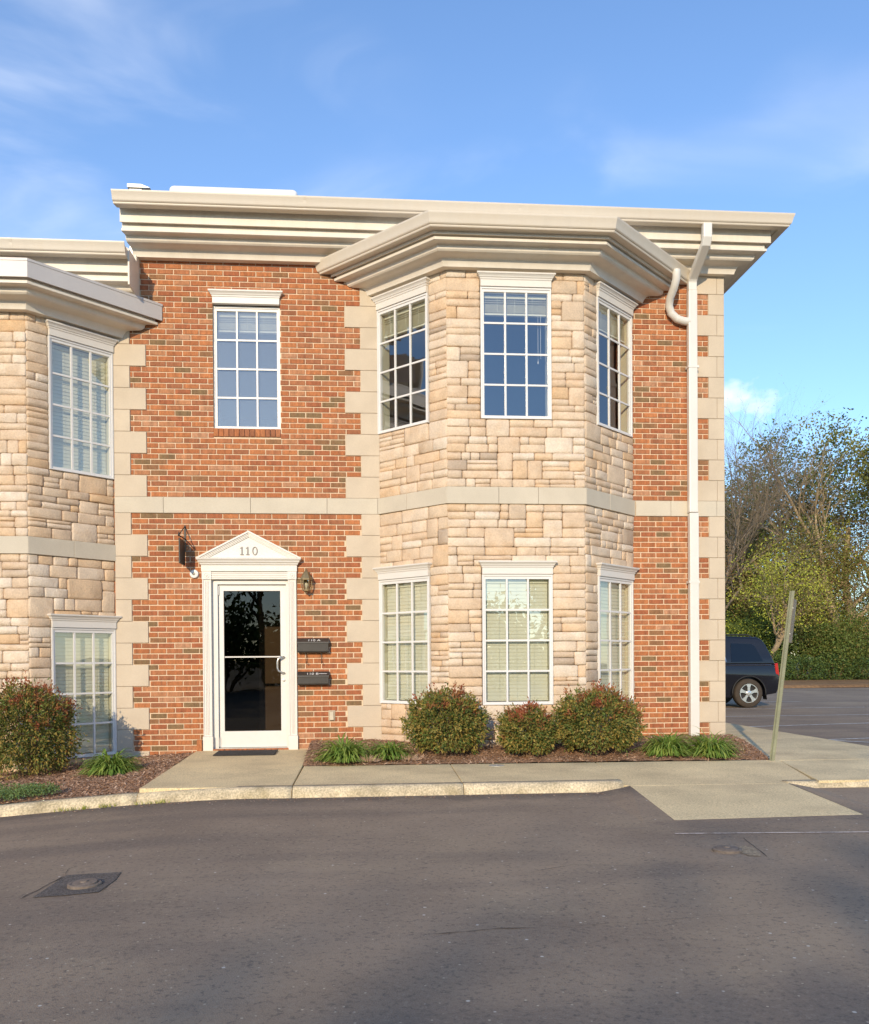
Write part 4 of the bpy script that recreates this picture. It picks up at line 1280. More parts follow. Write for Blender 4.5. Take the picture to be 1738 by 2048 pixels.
def ped_cornice(mb):
    prev = None
    for e, z in ((0.0, 2.3315), (0.012, 2.338), (0.014, 2.352), (0.030, 2.366), (0.036, 2.384), (0.052, 2.400), (0.056, 2.418)):
        b = len(mb.v)
        mb.v.extend([(-1.996 - e, 0.006, z), (-1.996 - e, -0.048 - e, z), (-0.805 + e, -0.048 - e, z), (-0.805 + e, 0.006, z)])
        if prev is None: mb.f.append((b, b + 1, b + 2, b + 3)); mb.m.append(0)
        else:
            for k in range(4): mb.f.append((prev + k, prev + (k + 1) % 4, b + (k + 1) % 4, b + k)); mb.m.append(0)
        prev = b
    mb.f.append((prev + 3, prev + 2, prev + 1, prev)); mb.m.append(0)
dpart('pediment_cornice', 'white', ped_cornice)
AX, AZ = -1.4005, 2.757
dpart('tympanum', 'white', lambda mb: mb.prism([(-1.98, 2.4185), (-0.82, 2.4185), (AX, AZ - 0.05)], -0.050, 0.006))
def rake(mb):
    for t0, t1, yy in ((0.0, 0.020, -0.100), (0.020, 0.036, -0.084), (0.036, 0.052, -0.074), (0.052, 0.066, -0.064)):
        for sx, xe in ((-1, -2.052), (1, -0.749)):
            dx, dz_ = AX - xe, AZ - 2.420
            l = math.hypot(dx, dz_); nx_, nz_ = -dz_ / l * (1 if sx < 0 else -1), -abs(dx) / l
            # thickness measured vertically under the raking edge
            k = 1 / (abs(dx) / l)
            poly = [(xe + (dx / dz_) * 0 , 2.420 - 0), ]
            za, zb_ = 2.420 - t0 * k, 2.420 - t1 * k
            sl = dz_ / dx
            def xz(z, t): return (xe + (z - (2.420 - t * k)) / sl, z)
            P = [xz(2.4186, t0), xz(2.4186, t1), (AX, AZ - t1 * k), (AX, AZ - t0 * k)]
            if sx > 0: P = P[::-1]
            mb.prism(P, yy, 0.006)
rk = dpart('raking_cornice', 'white', rake)
# the house number, slab-serif digits
def digit1(mb, x):
    z0, z1 = 2.456, 2.560
    for a, b, c, d in ((x + 0.019, x + 0.033, z0, z1), (x + 0.004, x + 0.019, z0, z0 + 0.010), (x + 0.033, x + 0.048, z0, z0 + 0.010), (x + 0.004, x + 0.019, z1 - 0.022, z1 - 0.012)):
        mb.box(a, b, -0.060, -0.0505, c, d)
def digit0(mb, x):
    cx, cz, n = x + 0.033, 2.508, 28
    v = []
    for k in range(n):
        t = 2 * math.pi * k / n
        for rx, rz in ((0.033, 0.054), (0.021, 0.043)):
            v.append((cx + rx * math.cos(t), -0.060, cz + rz * math.sin(t))); v.append((cx + rx * math.cos(t), -0.0505, cz + rz * math.sin(t)))
    f = []
    for k in range(n):
        a, b = 4 * k, 4 * ((k + 1) % n)
        f += [(a, b, b + 2, a + 2), (a + 1, a, b, b + 1), (a + 2, b + 2, b + 3, a + 3)]
    mb.add(v, f)
mb = MB(); digit1(mb, -1.512); mb.build('digit_one', M['digit'], door)
mb = MB(); digit1(mb, -1.440); mb.build('digit_one', M['digit'], door)
mb = MB(); digit0(mb, -1.358); mb.build('digit_zero', M['digit'], door)

# ------------------------------------------------------------------ the neighbouring unit, stepped down
nb_ = empty('office_building', (-7.0, 0, DZ), 'neighbouring lower unit with rustic stone bay and grey metal cap, cut by the left edge', 'building')
NDX = XW0 - BRR
NGEO = (-6.278, -5.506, -3.825, XW0, -0.772)
frs2, wins2, bases2, bay2 = bay_of(nb_, NGEO, DZ, 41, smin_front=0.85, sides=(False, True, True), W=0.815, inset=0.012)
mb = MB()
panel_with_holes(mb, WF, -14.0, XW0 - 0.001, -0.007, -0.22, -1.2, 5.95, [(BAY_LO[0] + NDX, BAY_LO[1] + NDX, BAY_LO[2] + DZ, BAY_LO[3] + DZ), (BAY_UP[0] + NDX, BAY_UP[1] + NDX, BAY_UP[2] + DZ, BAY_UP[3] + DZ)])
mb.build('brick_wall', BR[0], nb_)
mb = MB()
mb.box(-14.0, -13.8, 0.2205, 11.0, -1.2, 5.95); mb.box(-14.0, XW0 - 0.001, 11.001, 11.2, -1.2, 5.95); mb.box(XW0 - 0.2, XW0 - 0.001, 0.2205, 11.0, -1.2, 5.95)
mb.build('outer_wall', BR[0], nb_)
mb = MB(); mb.box(-14.2, XW0 - 0.002, -0.5, 11.4, 5.951, 6.0); mb.build('roof', M['roof'], nb_)
interior(nb_, -13.99, XW0 - 0.001, DZ, NDX)
for k in (1, 2):
    window(nb_, frs2[k], wins2[k], bases2[0], 'closed', seed=20 + k, W=0.815)
    window(nb_, frs2[k], wins2[k], bases2[1], 'closed', seed=30 + k, W=0.815)
cornice(nb_, [(-14.0, 0), (-2.735, 0)], [('x', -14.0), ('x', -2.738)], 6.335 + DZ, 0.437, 6.392 + DZ, 6.58 + DZ, gut=(6.525 + DZ, 6.668 + DZ), cg=0.503)
mb = MB()
mb.box(-2.7375, -2.718, -0.505, -0.004, 5.62, 6.045); mb.box(-2.7575, -2.719, -0.16, -0.005, 6.0455, 6.128)
mb.build('eave_end_board', M['eave'], nb_)
cornice(nb_, [(NGEO[0], 0), (NGEO[1], NGEO[4]), (NGEO[2], NGEO[4]), (NGEO[3], 0)], [('y', -0.0165), ('y', -0.0165)], 5.962 + DZ, 0.440, 5.985 + DZ, 6.17 + DZ, cap=6.19 + DZ, names=('bay_crown_moulding', 'bay_frieze_board', 'bay_fascia', 'bay_gutter', 'bay_soffit'))

# ================================================================== THINGS ON THE WALL AND AROUND
def text_mesh(body, size, name):
    cu = bpy.data.curves.new(name, 'FONT')
    cu.body = body; cu.size = size; cu.extrude = 0.0006; cu.align_x = 'LEFT'
    ob = bpy.data.objects.new(name, cu); COL.objects.link(ob)
    dg = bpy.context.evaluated_depsgraph_get(); dg.update()
    me = bpy.data.meshes.new_from_object(ob.evaluated_get(dg))
    bpy.data.objects.remove(ob, do_unlink=True)
    return me

def mailbox(x0, x1, z0, z1, label, body, hooks, dash):
    root = empty('mailbox', ((x0 + x1) / 2, 0, z0), label, 'mailbox', 'black wall mailboxes by the door')
    yb, yf = -0.002, -0.105
    zl = z1 - 0.052
    mb = MB()   # body with rounded lower front edge
    prof = [(yb, z1 - 0.012), (yb, z0 + 0.004), (yb - 0.01, z0), (yf + 0.020, z0), (yf + 0.006, z0 + 0.006), (yf, z0 + 0.020), (yf, zl)]
    n = len(prof)
    mb.add([(x0, y, z) for y, z in prof] + [(x1, y, z) for y, z in prof], [tuple(range(n)), tuple(range(2 * n - 1, n - 1, -1))] + [(i, i + n, (i + 1) % n + n, (i + 1) % n) for i in range(n)])
    bevel(mb.build('body', M['mbox'], root), 0.004, 2)
    mb = MB()
    a, b = x0 - 0.004, x1 + 0.004
    prof = [(yb, z1), (yb, z1 - 0.012), (yf - 0.004, zl - 0.004), (yf - 0.008, zl - 0.014), (yf - 0.011, zl - 0.014), (yf - 0.008, zl + 0.004), (-0.022, z1)]
    n = len(prof)
    mb.add([(a, y, z) for y, z in prof] + [(b, y, z) for y, z in prof], [tuple(range(n)), tuple(range(2 * n - 1, n - 1, -1))] + [(i, i + n, (i + 1) % n + n, (i + 1) % n) for i in range(n)])
    mb.build('lid', M['mbox'], root)
    # lettering lies on the sloping lid
    me = text_mesh(body, 0.070, 'lettering')
    me.materials.clear(); me.materials.append(M['paintw'])
    p0 = Vector((0, yf - 0.008, zl + 0.004)); p1 = Vector((0, -0.022, z1))
    up = (p1 - p0).normalized(); nrm = Vector((1, 0, 0)).cross(up)
    base = p0 + up * 0.018 + nrm * 0.0012
    xs0 = x0 + (0.125 if not dash else 0.105)
    for v in me.vertices:
        q = Vector((xs0 + v.co.x * 0.95, 0, 0)) + base + up * (v.co.y * 1.02) + nrm * v.co.z
        v.co = q - Vector((xs0, base.y, base.z))
    link('lettering', me, (xs0, base.y, base.z), root)
    if dash:
        mb = MB()
        q0 = base + up * 0.018; q1 = base + up * 0.030
        mb.add([(x0 + 0.262, q0.y, q0.z), (x0 + 0.362, q0.y, q0.z), (x0 + 0.368, q1.y, q1.z), (x0 + 0.262, q1.y, q1.z)], [(0, 1, 2, 3)])
        mb.build('paint_dash', M['paintw'], root, fix=False)
    for hx in hooks:
        mb = MB()
        mb.tube([(hx, -0.05, z0 + 0.004), (hx, -0.05, z0 - 0.115), (hx, -0.056, z0 - 0.132), (hx + 0.004, -0.075, z0 - 0.138), (hx + 0.006, -0.092, z0 - 0.128), (hx + 0.006, -0.096, z0 - 0.112)], 0.0042, 6)
        mb.build('hook', M['black'], root)
mailbox(-0.802, -0.414, 1.225, 1.408, 'upper black mailbox lettered 110 A with two hooks under it', '110 A', (-0.698, -0.505), False)
mailbox(-0.802, -0.414, 0.815, 0.985, 'lower black mailbox lettered 110 B with a white dash', '110 B', (), True)

# lantern
lx_, ly_ = -0.684, -0.105
lan = empty('wall_lantern', (lx_, 0, 1.97), 'weathered brass lantern with glass panes right of the door', 'lantern')
mb = MB(); mb.lathe([(0.050, 0.004), (0.050, -0.012), (0.040, -0.020), (0.012, -0.026)], (lx_, 0, 2.17), 20, 'y'); smooth_angle(mb.build('back_plate', M['brass'], lan), 40)
mb = MB(); mb.tube([(lx_, -0.02, 2.17), (lx_, -0.05, 2.215), (lx_, -0.085, 2.255), (lx_, ly_, 2.258)], 0.008, 8); mb.build('arm', M['brass'], lan)
mb = MB(); mb.lathe([(0.004, 0.312), (0.013, 0.300), (0.010, 0.288), (0.018, 0.280), (0.034, 0.262), (0.044, 0.245), (0.076, 0.186), (0.082, 0.178), (0.082, 0.170), (0.070, 0.168)], (lx_, ly_, 1.97), 6); mb.build('roof_cap', M['brass'], lan)
gl_prof = [(0.066, 0.166), (0.067, 0.13), (0.060, 0.085), (0.046, 0.040)]
mb = MB(); mb.lathe(gl_prof, (lx_, ly_, 1.97), 6); mb.f.pop(); mb.m.pop(); mb.f.pop(); mb.m.pop(); mb.build('glass', M['lampg'], lan, fix=False)
mb = MB()
for k in range(6):
    t = 2 * math.pi * k / 6
    mb.tube([(lx_ + r_ * 1.03 * math.cos(t), ly_ + r_ * 1.03 * math.sin(t), 1.97 + h_) for r_, h_ in gl_prof], 0.0045, 5)
mb.lathe([(0.050, 0.042), (0.050, 0.034), (0.030, 0.026), (0.012, 0.012), (0.006, 0.0)], (lx_, ly_, 1.97), 6)
mb.build('cage', M['brass'], lan)
mb = MB(); mb.lathe([(0.010, 0.045), (0.012, 0.075), (0.022, 0.095), (0.024, 0.112), (0.016, 0.130), (0.004, 0.137)], (lx_, ly_, 1.97), 14); mb.build('bulb', M['bulb'], lan, True)

# hanging sign left of the door
hs = empty('hanging_sign', (-2.195, 0, 2.32), 'black blade sign hung from a triangular iron bracket left of the door', 'sign')
mb = MB(); mb.box(-2.206, -2.184, -0.012, 0.002, 2.50, 2.83); mb.build('wall_plate', M['black'], hs)
mb = MB()
mb.tube([(-2.195, -0.012, 2.66), (-2.195, -0.385, 2.655)], 0.0075, 8); mb.tube([(-2.195, -0.01, 2.815), (-2.195, -0.375, 2.664)], 0.0065, 8)
mb.lathe([(0.004, -0.02), (0.011, -0.012), (0.013, 0.0), (0.008, 0.02), (0.002, 0.045)], (-2.195, -0.385, 2.66), 10)
mb.build('bracket', M['black'], hs)
mb = MB(); mb.box(-2.203, -2.187, -0.372, -0.045, 2.32, 2.625); bevel(mb.build('panel', M['black'], hs), 0.003, 2)
mb = MB()
for y in (-0.32, -0.10): mb.tube([(-2.195, y, 2.624), (-2.195, y, 2.655)], 0.004, 6)
mb.build('hanger', M['black'], hs)

# small round fitting, outlet cover, mat
fx = empty('wall_fixture', (-2.085, 0, 2.17), 'small round white electrical fitting left of the door head', 'fixture')
mb = MB(); mb.lathe([(0.055, 0.002), (0.055, -0.020), (0.049, -0.028), (0.020, -0.031), (0.018, -0.024), (0.004, -0.024)], (-2.085, 0, 2.222), 26, 'y'); smooth_angle(mb.build('cover', M['vinyl'], fx), 40)
mb = MB(); mb.lathe([(0.014, -0.022), (0.013, -0.040), (0.004, -0.044)], (-2.088, 0, 2.225), 14, 'y'); mb.build('sensor', M['plate'], fx)
oc = empty('outlet_cover', (-0.382, 0, 0.35), 'beige weatherproof outlet cover low on the brick wall', 'outlet cover')
mb = MB(); mb.box(-0.424, -0.340, -0.012, 0.002, 0.352, 0.488); bevel(mb.build('plate', M['plate'], oc), 0.005, 2)
mb = MB()
mb.add([(-0.416, -0.012, 0.360), (-0.348, -0.012, 0.360), (-0.348, -0.012, 0.482), (-0.416, -0.012, 0.482), (-0.408, -0.050, 0.366), (-0.356, -0.050, 0.366), (-0.362, -0.032, 0.470), (-0.402, -0.032, 0.470)],
       [(0, 3, 2, 1), (4, 5, 6, 7), (0, 1, 5, 4), (1, 2, 6, 5), (2, 3, 7, 6), (3, 0, 4, 7)])
bevel(mb.build('hood', M['plate'], oc), 0.006, 2)
mb = MB(); mb.box(-1.77, -1.045, -0.66, -0.20, 0.0, 0.014)
dm = mb.build('doormat', M['mat']); dm.rotation_euler = (R(0.9), 0, 0)
tag(dm, 'dark rubber doormat in front of the white door', 'doormat'); bevel(dm, 0.004, 2)

mb = MB(); mb.bevbox(-2.062, -2.000, -0.075, -0.018, -0.012, 0.140, 0.005)
tb = mb.build('clay_block', BR[1]); tag(tb, 'small terracotta block standing against the left pilaster base', 'block')
# leaning sign post
sp = empty('sign_post', (4.565, -1.80, -0.035), 'leaning pale green steel sign post with its sign edge-on beside the lilies', 'sign post')
mb = MB()
LNX, H_ = 0.245, 1.90
def pp(dx, dy, t): return (4.565 + dx + LNX * t, -1.80 + dy, -0.06 + (H_ + 0.025) * t)
ua = [(-0.030, -0.004), (-0.020, -0.004), (-0.014, -0.026), (0.014, -0.026), (0.020, -0.004), (0.030, -0.004), (0.030, 0.000), (0.017, 0.000), (0.011, -0.022), (-0.011, -0.022), (-0.017, 0.000), (-0.030, 0.000)]
n = len(ua)
for t in (0, 1):
    for a, b in ua: mb.v.append(pp(a, b, t))
for k in range(n): mb.f.append((k, (k + 1) % n, (k + 1) % n + n, k + n)); mb.m.append(0)
mb.f.append(tuple(range(n))); mb.m.append(0); mb.f.append(tuple(range(2 * n - 1, n - 1, -1))); mb.m.append(0)
mb.build('post', M['post'], sp)
mb = MB()
pd = Vector((math.sin(R(33)), math.cos(R(33)), 0)); pnn = Vector((math.cos(R(33)), -math.sin(R(33)), 0)) * 0.0015
c = []
for t in (0.70, 0.955):
    for a in (-0.02, 0.285):
        for s in (-1, 1):
            b = Vector(pp(0.032, 0.002, t)) + pd * a + pnn * s
            c.append(tuple(b))
mb.add(c, [(0, 1, 3, 2), (4, 6, 7, 5), (0, 4, 5, 1), (2, 3, 7, 6), (0, 2, 6, 4), (1, 5, 7, 3)])
mb.build('sign_plate', M['signb'], sp)
mb = MB()
for t in (0.75, 0.90):
    p = Vector(pp(0.028, 0.0, t)); mb.tube([p + Vector((-0.01, -0.03, 0)), p + Vector((0.012, 0.012, 0))], 0.005, 6)
mb.build('bolt', M['galv'], sp)

# rooftop units
mb = MB(); mb.box(-2.49, -0.80, 0.62, 1.75, 6.60, 7.425)
ru = mb.build('rooftop_unit', M['rtu']); bevel(ru, 0.07, 4)
tag(ru, 'long white rounded rooftop unit showing above the gutter', 'rooftop unit')
rv = empty('roof_vent', (-2.98, 1.1, 6.6), 'small grey sheet-metal vent above the left end of the gutter', 'vent')
mb = MB(); mb.box(-3.08, -2.92, 0.98, 1.25, 6.60, 7.53); mb.build('duct', M['galv'], rv)
mb = MB(); mb.prism([(-3.10, 7.531), (-2.80, 7.531), (-2.92, 7.575), (-3.10, 7.575)], 0.95, 1.28); mb.build('hood', M['galv'], rv)

# ------------------------------------------------------------------ the parked car
def suv():
    XR, YS, ZG = 10.44, 10.10, -0.122
    root = empty('parked_car', (XR - 2.4, YS + 0.97, ZG), 'black sport utility car with red tail lamp parked behind the corner', 'car')
    paint = mat('car_black_paint', (0.008, 0.009, 0.014), 0.16, 0.05, 2, spec=0.6)
    dark = mat('car_dark_trim', (0.012, 0.012, 0.013), 0.6, 0.05, 5)
    tyre = mat('car_tyre', (0.055, 0.042, 0.030), 0.9, 0.15, 8)
    rim = mat('car_alloy', (0.72, 0.70, 0.66), 0.25, 0.04, 8, metal=0.85)
    lamp = mat('car_tail_lamp', (0.45, 0.015, 0.012), 0.15, 0.05, 20)
    cgl = glass_mat('car_glass', (0.03, 0.03, 0.035), 1.55, wav=0.0)
    chrome = mat('car_chrome', (0.7, 0.7, 0.7), 0.15, 0, 1, metal=1.0)
    WID = 1.96
    W = lambda x, y, z: (XR - x, YS + y, ZG + z)
    def arc(cx, r, a0, a1, n=12): return [(cx + r * math.cos(R(a0 + (a1 - a0) * k / n)), 0.365 + r * math.sin(R(a0 + (a1 - a0) * k / n))) for k in range(n + 1)]
    out = [(0.06, 0.36), (0.02, 0.46), (0.0, 0.62), (0.012, 0.80), (0.04, 0.98), (0.075, 1.08)]
    out += [(3.72, 1.10), (4.45, 1.04), (4.72, 0.90), (4.84, 0.66), (4.80, 0.42), (4.60, 0.28), (4.06, 0.28)]
    out += arc(3.62, 0.43, -12, 192)
    out += [(3.16, 0.26), (1.24, 0.26)] + arc(0.78, 0.43, -12, 192)
    out += [(0.30, 0.32)]
    # lower body, bulging slightly at mid height
    mb = MB()
    n = len(out)
    rows = [(0.045, 1.0), (0.0, 1.0), (WID, 1.0), (WID - 0.045, 1.0)]
    def bulge(y, z): return y
    inset = lambda z: 0.05 * abs(z - 0.72) / 0.4
    for side in (0, 1):
        for x, z in out:
            ins = inset(z)
            mb.v.append(W(x, ins if side == 0 else WID - ins, z))
    for k in range(n): mb.f.append((k, (k + 1) % n, (k + 1) % n + n, k + n)); mb.m.append(0)
    mb.f.append(tuple(range(n))); mb.m.append(0); mb.f.append(tuple(range(2 * n - 1, n - 1, -1))); mb.m.append(0)
    body = mb.build('body', paint, root); bevel(body, 0.045, 3, 40); body.data.polygons.foreach_set('use_smooth', [True] * len(body.data.polygons))
    # greenhouse
    gh = [(0.078, 1.075), (0.17, 1.32), (0.30, 1.60), (0.38, 1.72), (0.52, 1.775), (1.3, 1.80), (2.4, 1.785), (2.75, 1.72), (3.10, 1.52), (3.70, 1.095)]
    gi = lambda z: 0.035 + (z - 1.075) * 0.20
    mb = MB(); n = len(gh)
    for side in (0, 1):
        for x, z in gh: mb.v.append(W(x, gi(z) if side == 0 else WID - gi(z), z))
    for k in range(n): mb.f.append((k, (k + 1) % n, (k + 1) % n + n, k + n)); mb.m.append(0)
    mb.f.append(tuple(range(n))); mb.m.append(0); mb.f.append(tuple(range(2 * n - 1, n - 1, -1))); mb.m.append(0)
    cabin = mb.build('cabin', paint, root); bevel(cabin, 0.05, 3, 30); cabin.data.polygons.foreach_set('use_smooth', [True] * len(cabin.data.polygons))
    def side_glass(poly, name='side_window', off=0.006, m=cgl):
        for side in (0, 1):
            mb = MB()
            mb.add([W(x, (gi(z) - off) if side == 0 else WID - gi(z) + off, z) for x, z in poly], [tuple(range(len(poly)))])
            mb.build(name, m, root, fix=False)
    q = [(0.40, 1.16), (1.22, 1.155), (1.20, 1.62), (0.66, 1.60), (0.58, 1.54)]
    side_glass(q, off=0.004, m=dark); side_glass(q)
    for a, b in ((1.36, 2.20), (2.28, 3.02)):
        t = 1.64 if a < 2 else 1.60
        poly = [(a, 1.155), (b + (0.28 if a > 2 else 0), 1.155), (b - (0.18 if a > 2 else 0.0), t), (a + 0.06, t)]
        side_glass(poly, off=0.004, m=dark); side_glass([(x * 0.97 + (a + b) / 2 * 0.03, z * 0.97 + 1.4 * 0.03) for x, z in poly])
        mb = MB()
        p = [Vector(W(x, gi(z) - 0.008, z)) for x, z in poly]
        mb.tube(p + [p[0]], 0.007, 5); mb.build('window_trim', chrome, root)
    mb = MB(); mb.add([W(0.105 + 0.006 - 0.03, 0.20, 1.16), W(0.081, WID - 0.20, 1.16), W(0.275 - 0.02, WID - 0.24, 1.60), W(0.255, 0.24, 1.60)], [(0, 1, 2, 3)]); mb.build('rear_window', cgl, root, fix=False)
    # tail lamps
    for y0, y1 in ((0.015, 0.17), (WID - 0.17, WID - 0.015)):
        mb = MB(); poly = [(-0.012, 0.80), (0.085, 0.80), (0.105, 1.10), (0.030, 1.12)]
        mb.add([W(x, y0, z) for x, z in poly] + [W(x, y1, z) for x, z in poly], [(0, 1, 2, 3), (7, 6, 5, 4), (0, 4, 5, 1), (1, 5, 6, 2), (2, 6, 7, 3), (3, 7, 4, 0)])
        bevel(mb.build('tail_lamp', lamp, root), 0.015, 2)
    mb = MB()
    for x0 in (1.40, 2.32): mb.tube([W(x0, 0.0, 0.97), W(x0 + 0.02, -0.025, 0.975), W(x0 + 0.17, -0.025, 0.975), W(x0 + 0.19, 0.0, 0.97)], 0.011, 6)
    mb.build('door_handle', chrome, root)
    mb = MB(); mb.tube([W(0.20, 0.015, 1.072), W(3.5, 0.012, 1.085)], 0.008, 5); mb.build('belt_moulding', chrome, root)
    for y in (0.30, WID - 0.30):
        mb = MB(); mb.tube([W(0.60, y, 1.79), W(0.70, y, 1.835), W(2.2, y, 1.835), W(2.3, y, 1.80)], 0.018, 6); mb.build('roof_rail', dark, root)
    # wheels
    for cx in (0.78, 3.62):
        for side in (0, 1):
            wy = 0.02 if side == 0 else WID - 0.02
            sg = 1 if side == 0 else -1
            c = W(cx, wy, 0.365)
            mb = MB(); mb.lathe([(0.235, 0.06 * sg), (0.235, 0.02 * sg), (0.25, 0.0), (0.335, 0.0), (0.358, 0.02 * sg), (0.365, 0.05 * sg), (0.365, 0.19 * sg), (0.345, 0.23 * sg), (0.2, 0.23 * sg)], c, 40, 'y', caps=False)
            wh = mb.build('wheel', tyre, root); smooth_angle(wh, 45)
            mb = MB()
            mb.lathe([(0.238, 0.004 * sg), (0.238, -0.004 * sg), (0.222, -0.004 * sg), (0.216, 0.02 * sg), (0.216, 0.06 * sg)], c, 36, 'y', caps=False)
            for k in range(5):
                a = 2 * math.pi * k / 5 + math.pi / 2
                ca, sa = math.cos(a), math.sin(a)
                P = []
                for rr, hw in ((0.05, 0.036), (0.13, 0.030), (0.228, 0.060)):
                    for s in (-1, 1): P.append((rr * ca - s * hw * sa, rr * sa + s * hw * ca))
                V = [(c[0] + x, c[1] + 0.006 * sg, c[2] + z) for x, z in P] + [(c[0] + x, c[1] + 0.05 * sg, c[2] + z) for x, z in P]
                mb.add(V, [(0, 1, 3, 2), (2, 3, 5, 4), (6, 8, 9, 7), (8, 10, 11, 9), (0, 2, 8, 6), (2, 4, 10, 8), (1, 7, 9, 3), (3, 9, 11, 5)])
            mb.lathe([(0.062, 0.05 * sg), (0.060, -0.004 * sg), (0.035, -0.010 * sg), (0.005, -0.010 * sg)], c, 18, 'y')
            mb.build('rim', rim, wh)
            mb = MB(); mb.lathe([(0.236, 0.07 * sg), (0.15, 0.075 * sg), (0.02, 0.075 * sg)], c, 24, 'y'); mb.build('brake_disc', dark, wh)
        for side in (0, 1):   # arch lip
            yy = 0.012 if side == 0 else WID - 0.012
            mb = MB(); mb.tube([W(x, yy - (0.0 if side == 0 else 0.0), z) for x, z in arc(cx, 0.432, -8, 188, 18)], 0.020, 6); mb.build('wheel_arch', dark, root, True)
    mb = MB()
    mb.box(XR - 4.0, XR - 0.5, YS + 0.25, YS + WID - 0.25, ZG + 0.24, ZG + 0.5); mb.build('underbody', dark, root)
    mb = MB(); mb.add([W(0.33, 0.05, 0.46), W(0.33, 0.28, 0.46), W(0.30, 0.28, 0.20), W(0.30, 0.05, 0.20)], [(0, 1, 2, 3)]); mb.build('mud_flap', dark, root, fix=False)
suv()

# ================================================================== PLANTS
def leaf_quads(mb, P, D, Wd, Ln, mats_i, fold=0.25):
    """one folded lanceolate leaf per row: base P, direction D, half-width vector Wd, length Ln"""
    tip = P + D * Ln[:, None]
    mid = P + D * (Ln * 0.45)[:, None]
    nrm = np.cross(D, Wd); nl = np.linalg.norm(nrm, axis=1)[:, None] + 1e-9
    lift = nrm / nl * (np.linalg.norm(Wd, axis=1)[:, None] * fold)
    a = mid + Wd + lift; b = mid - Wd + lift
    n0 = len(mb.v)
    V = np.stack([P, a, tip, b], 1).reshape(-1, 3)
    mb.v.extend(map(tuple, V.tolist()))
    k = len(P)
    q = n0 + 4 * np.arange(k)
    F = np.stack([q, q + 1, q + 2, q, q + 2, q + 3], 1).reshape(-1, 3)
    mb.f.extend(map(tuple, F.tolist()))
    mb.m.extend(np.repeat(np.asarray(mats_i, int), 2).tolist())
def unit(v): return v / (np.linalg.norm(v, axis=-1, keepdims=True) + 1e-9)

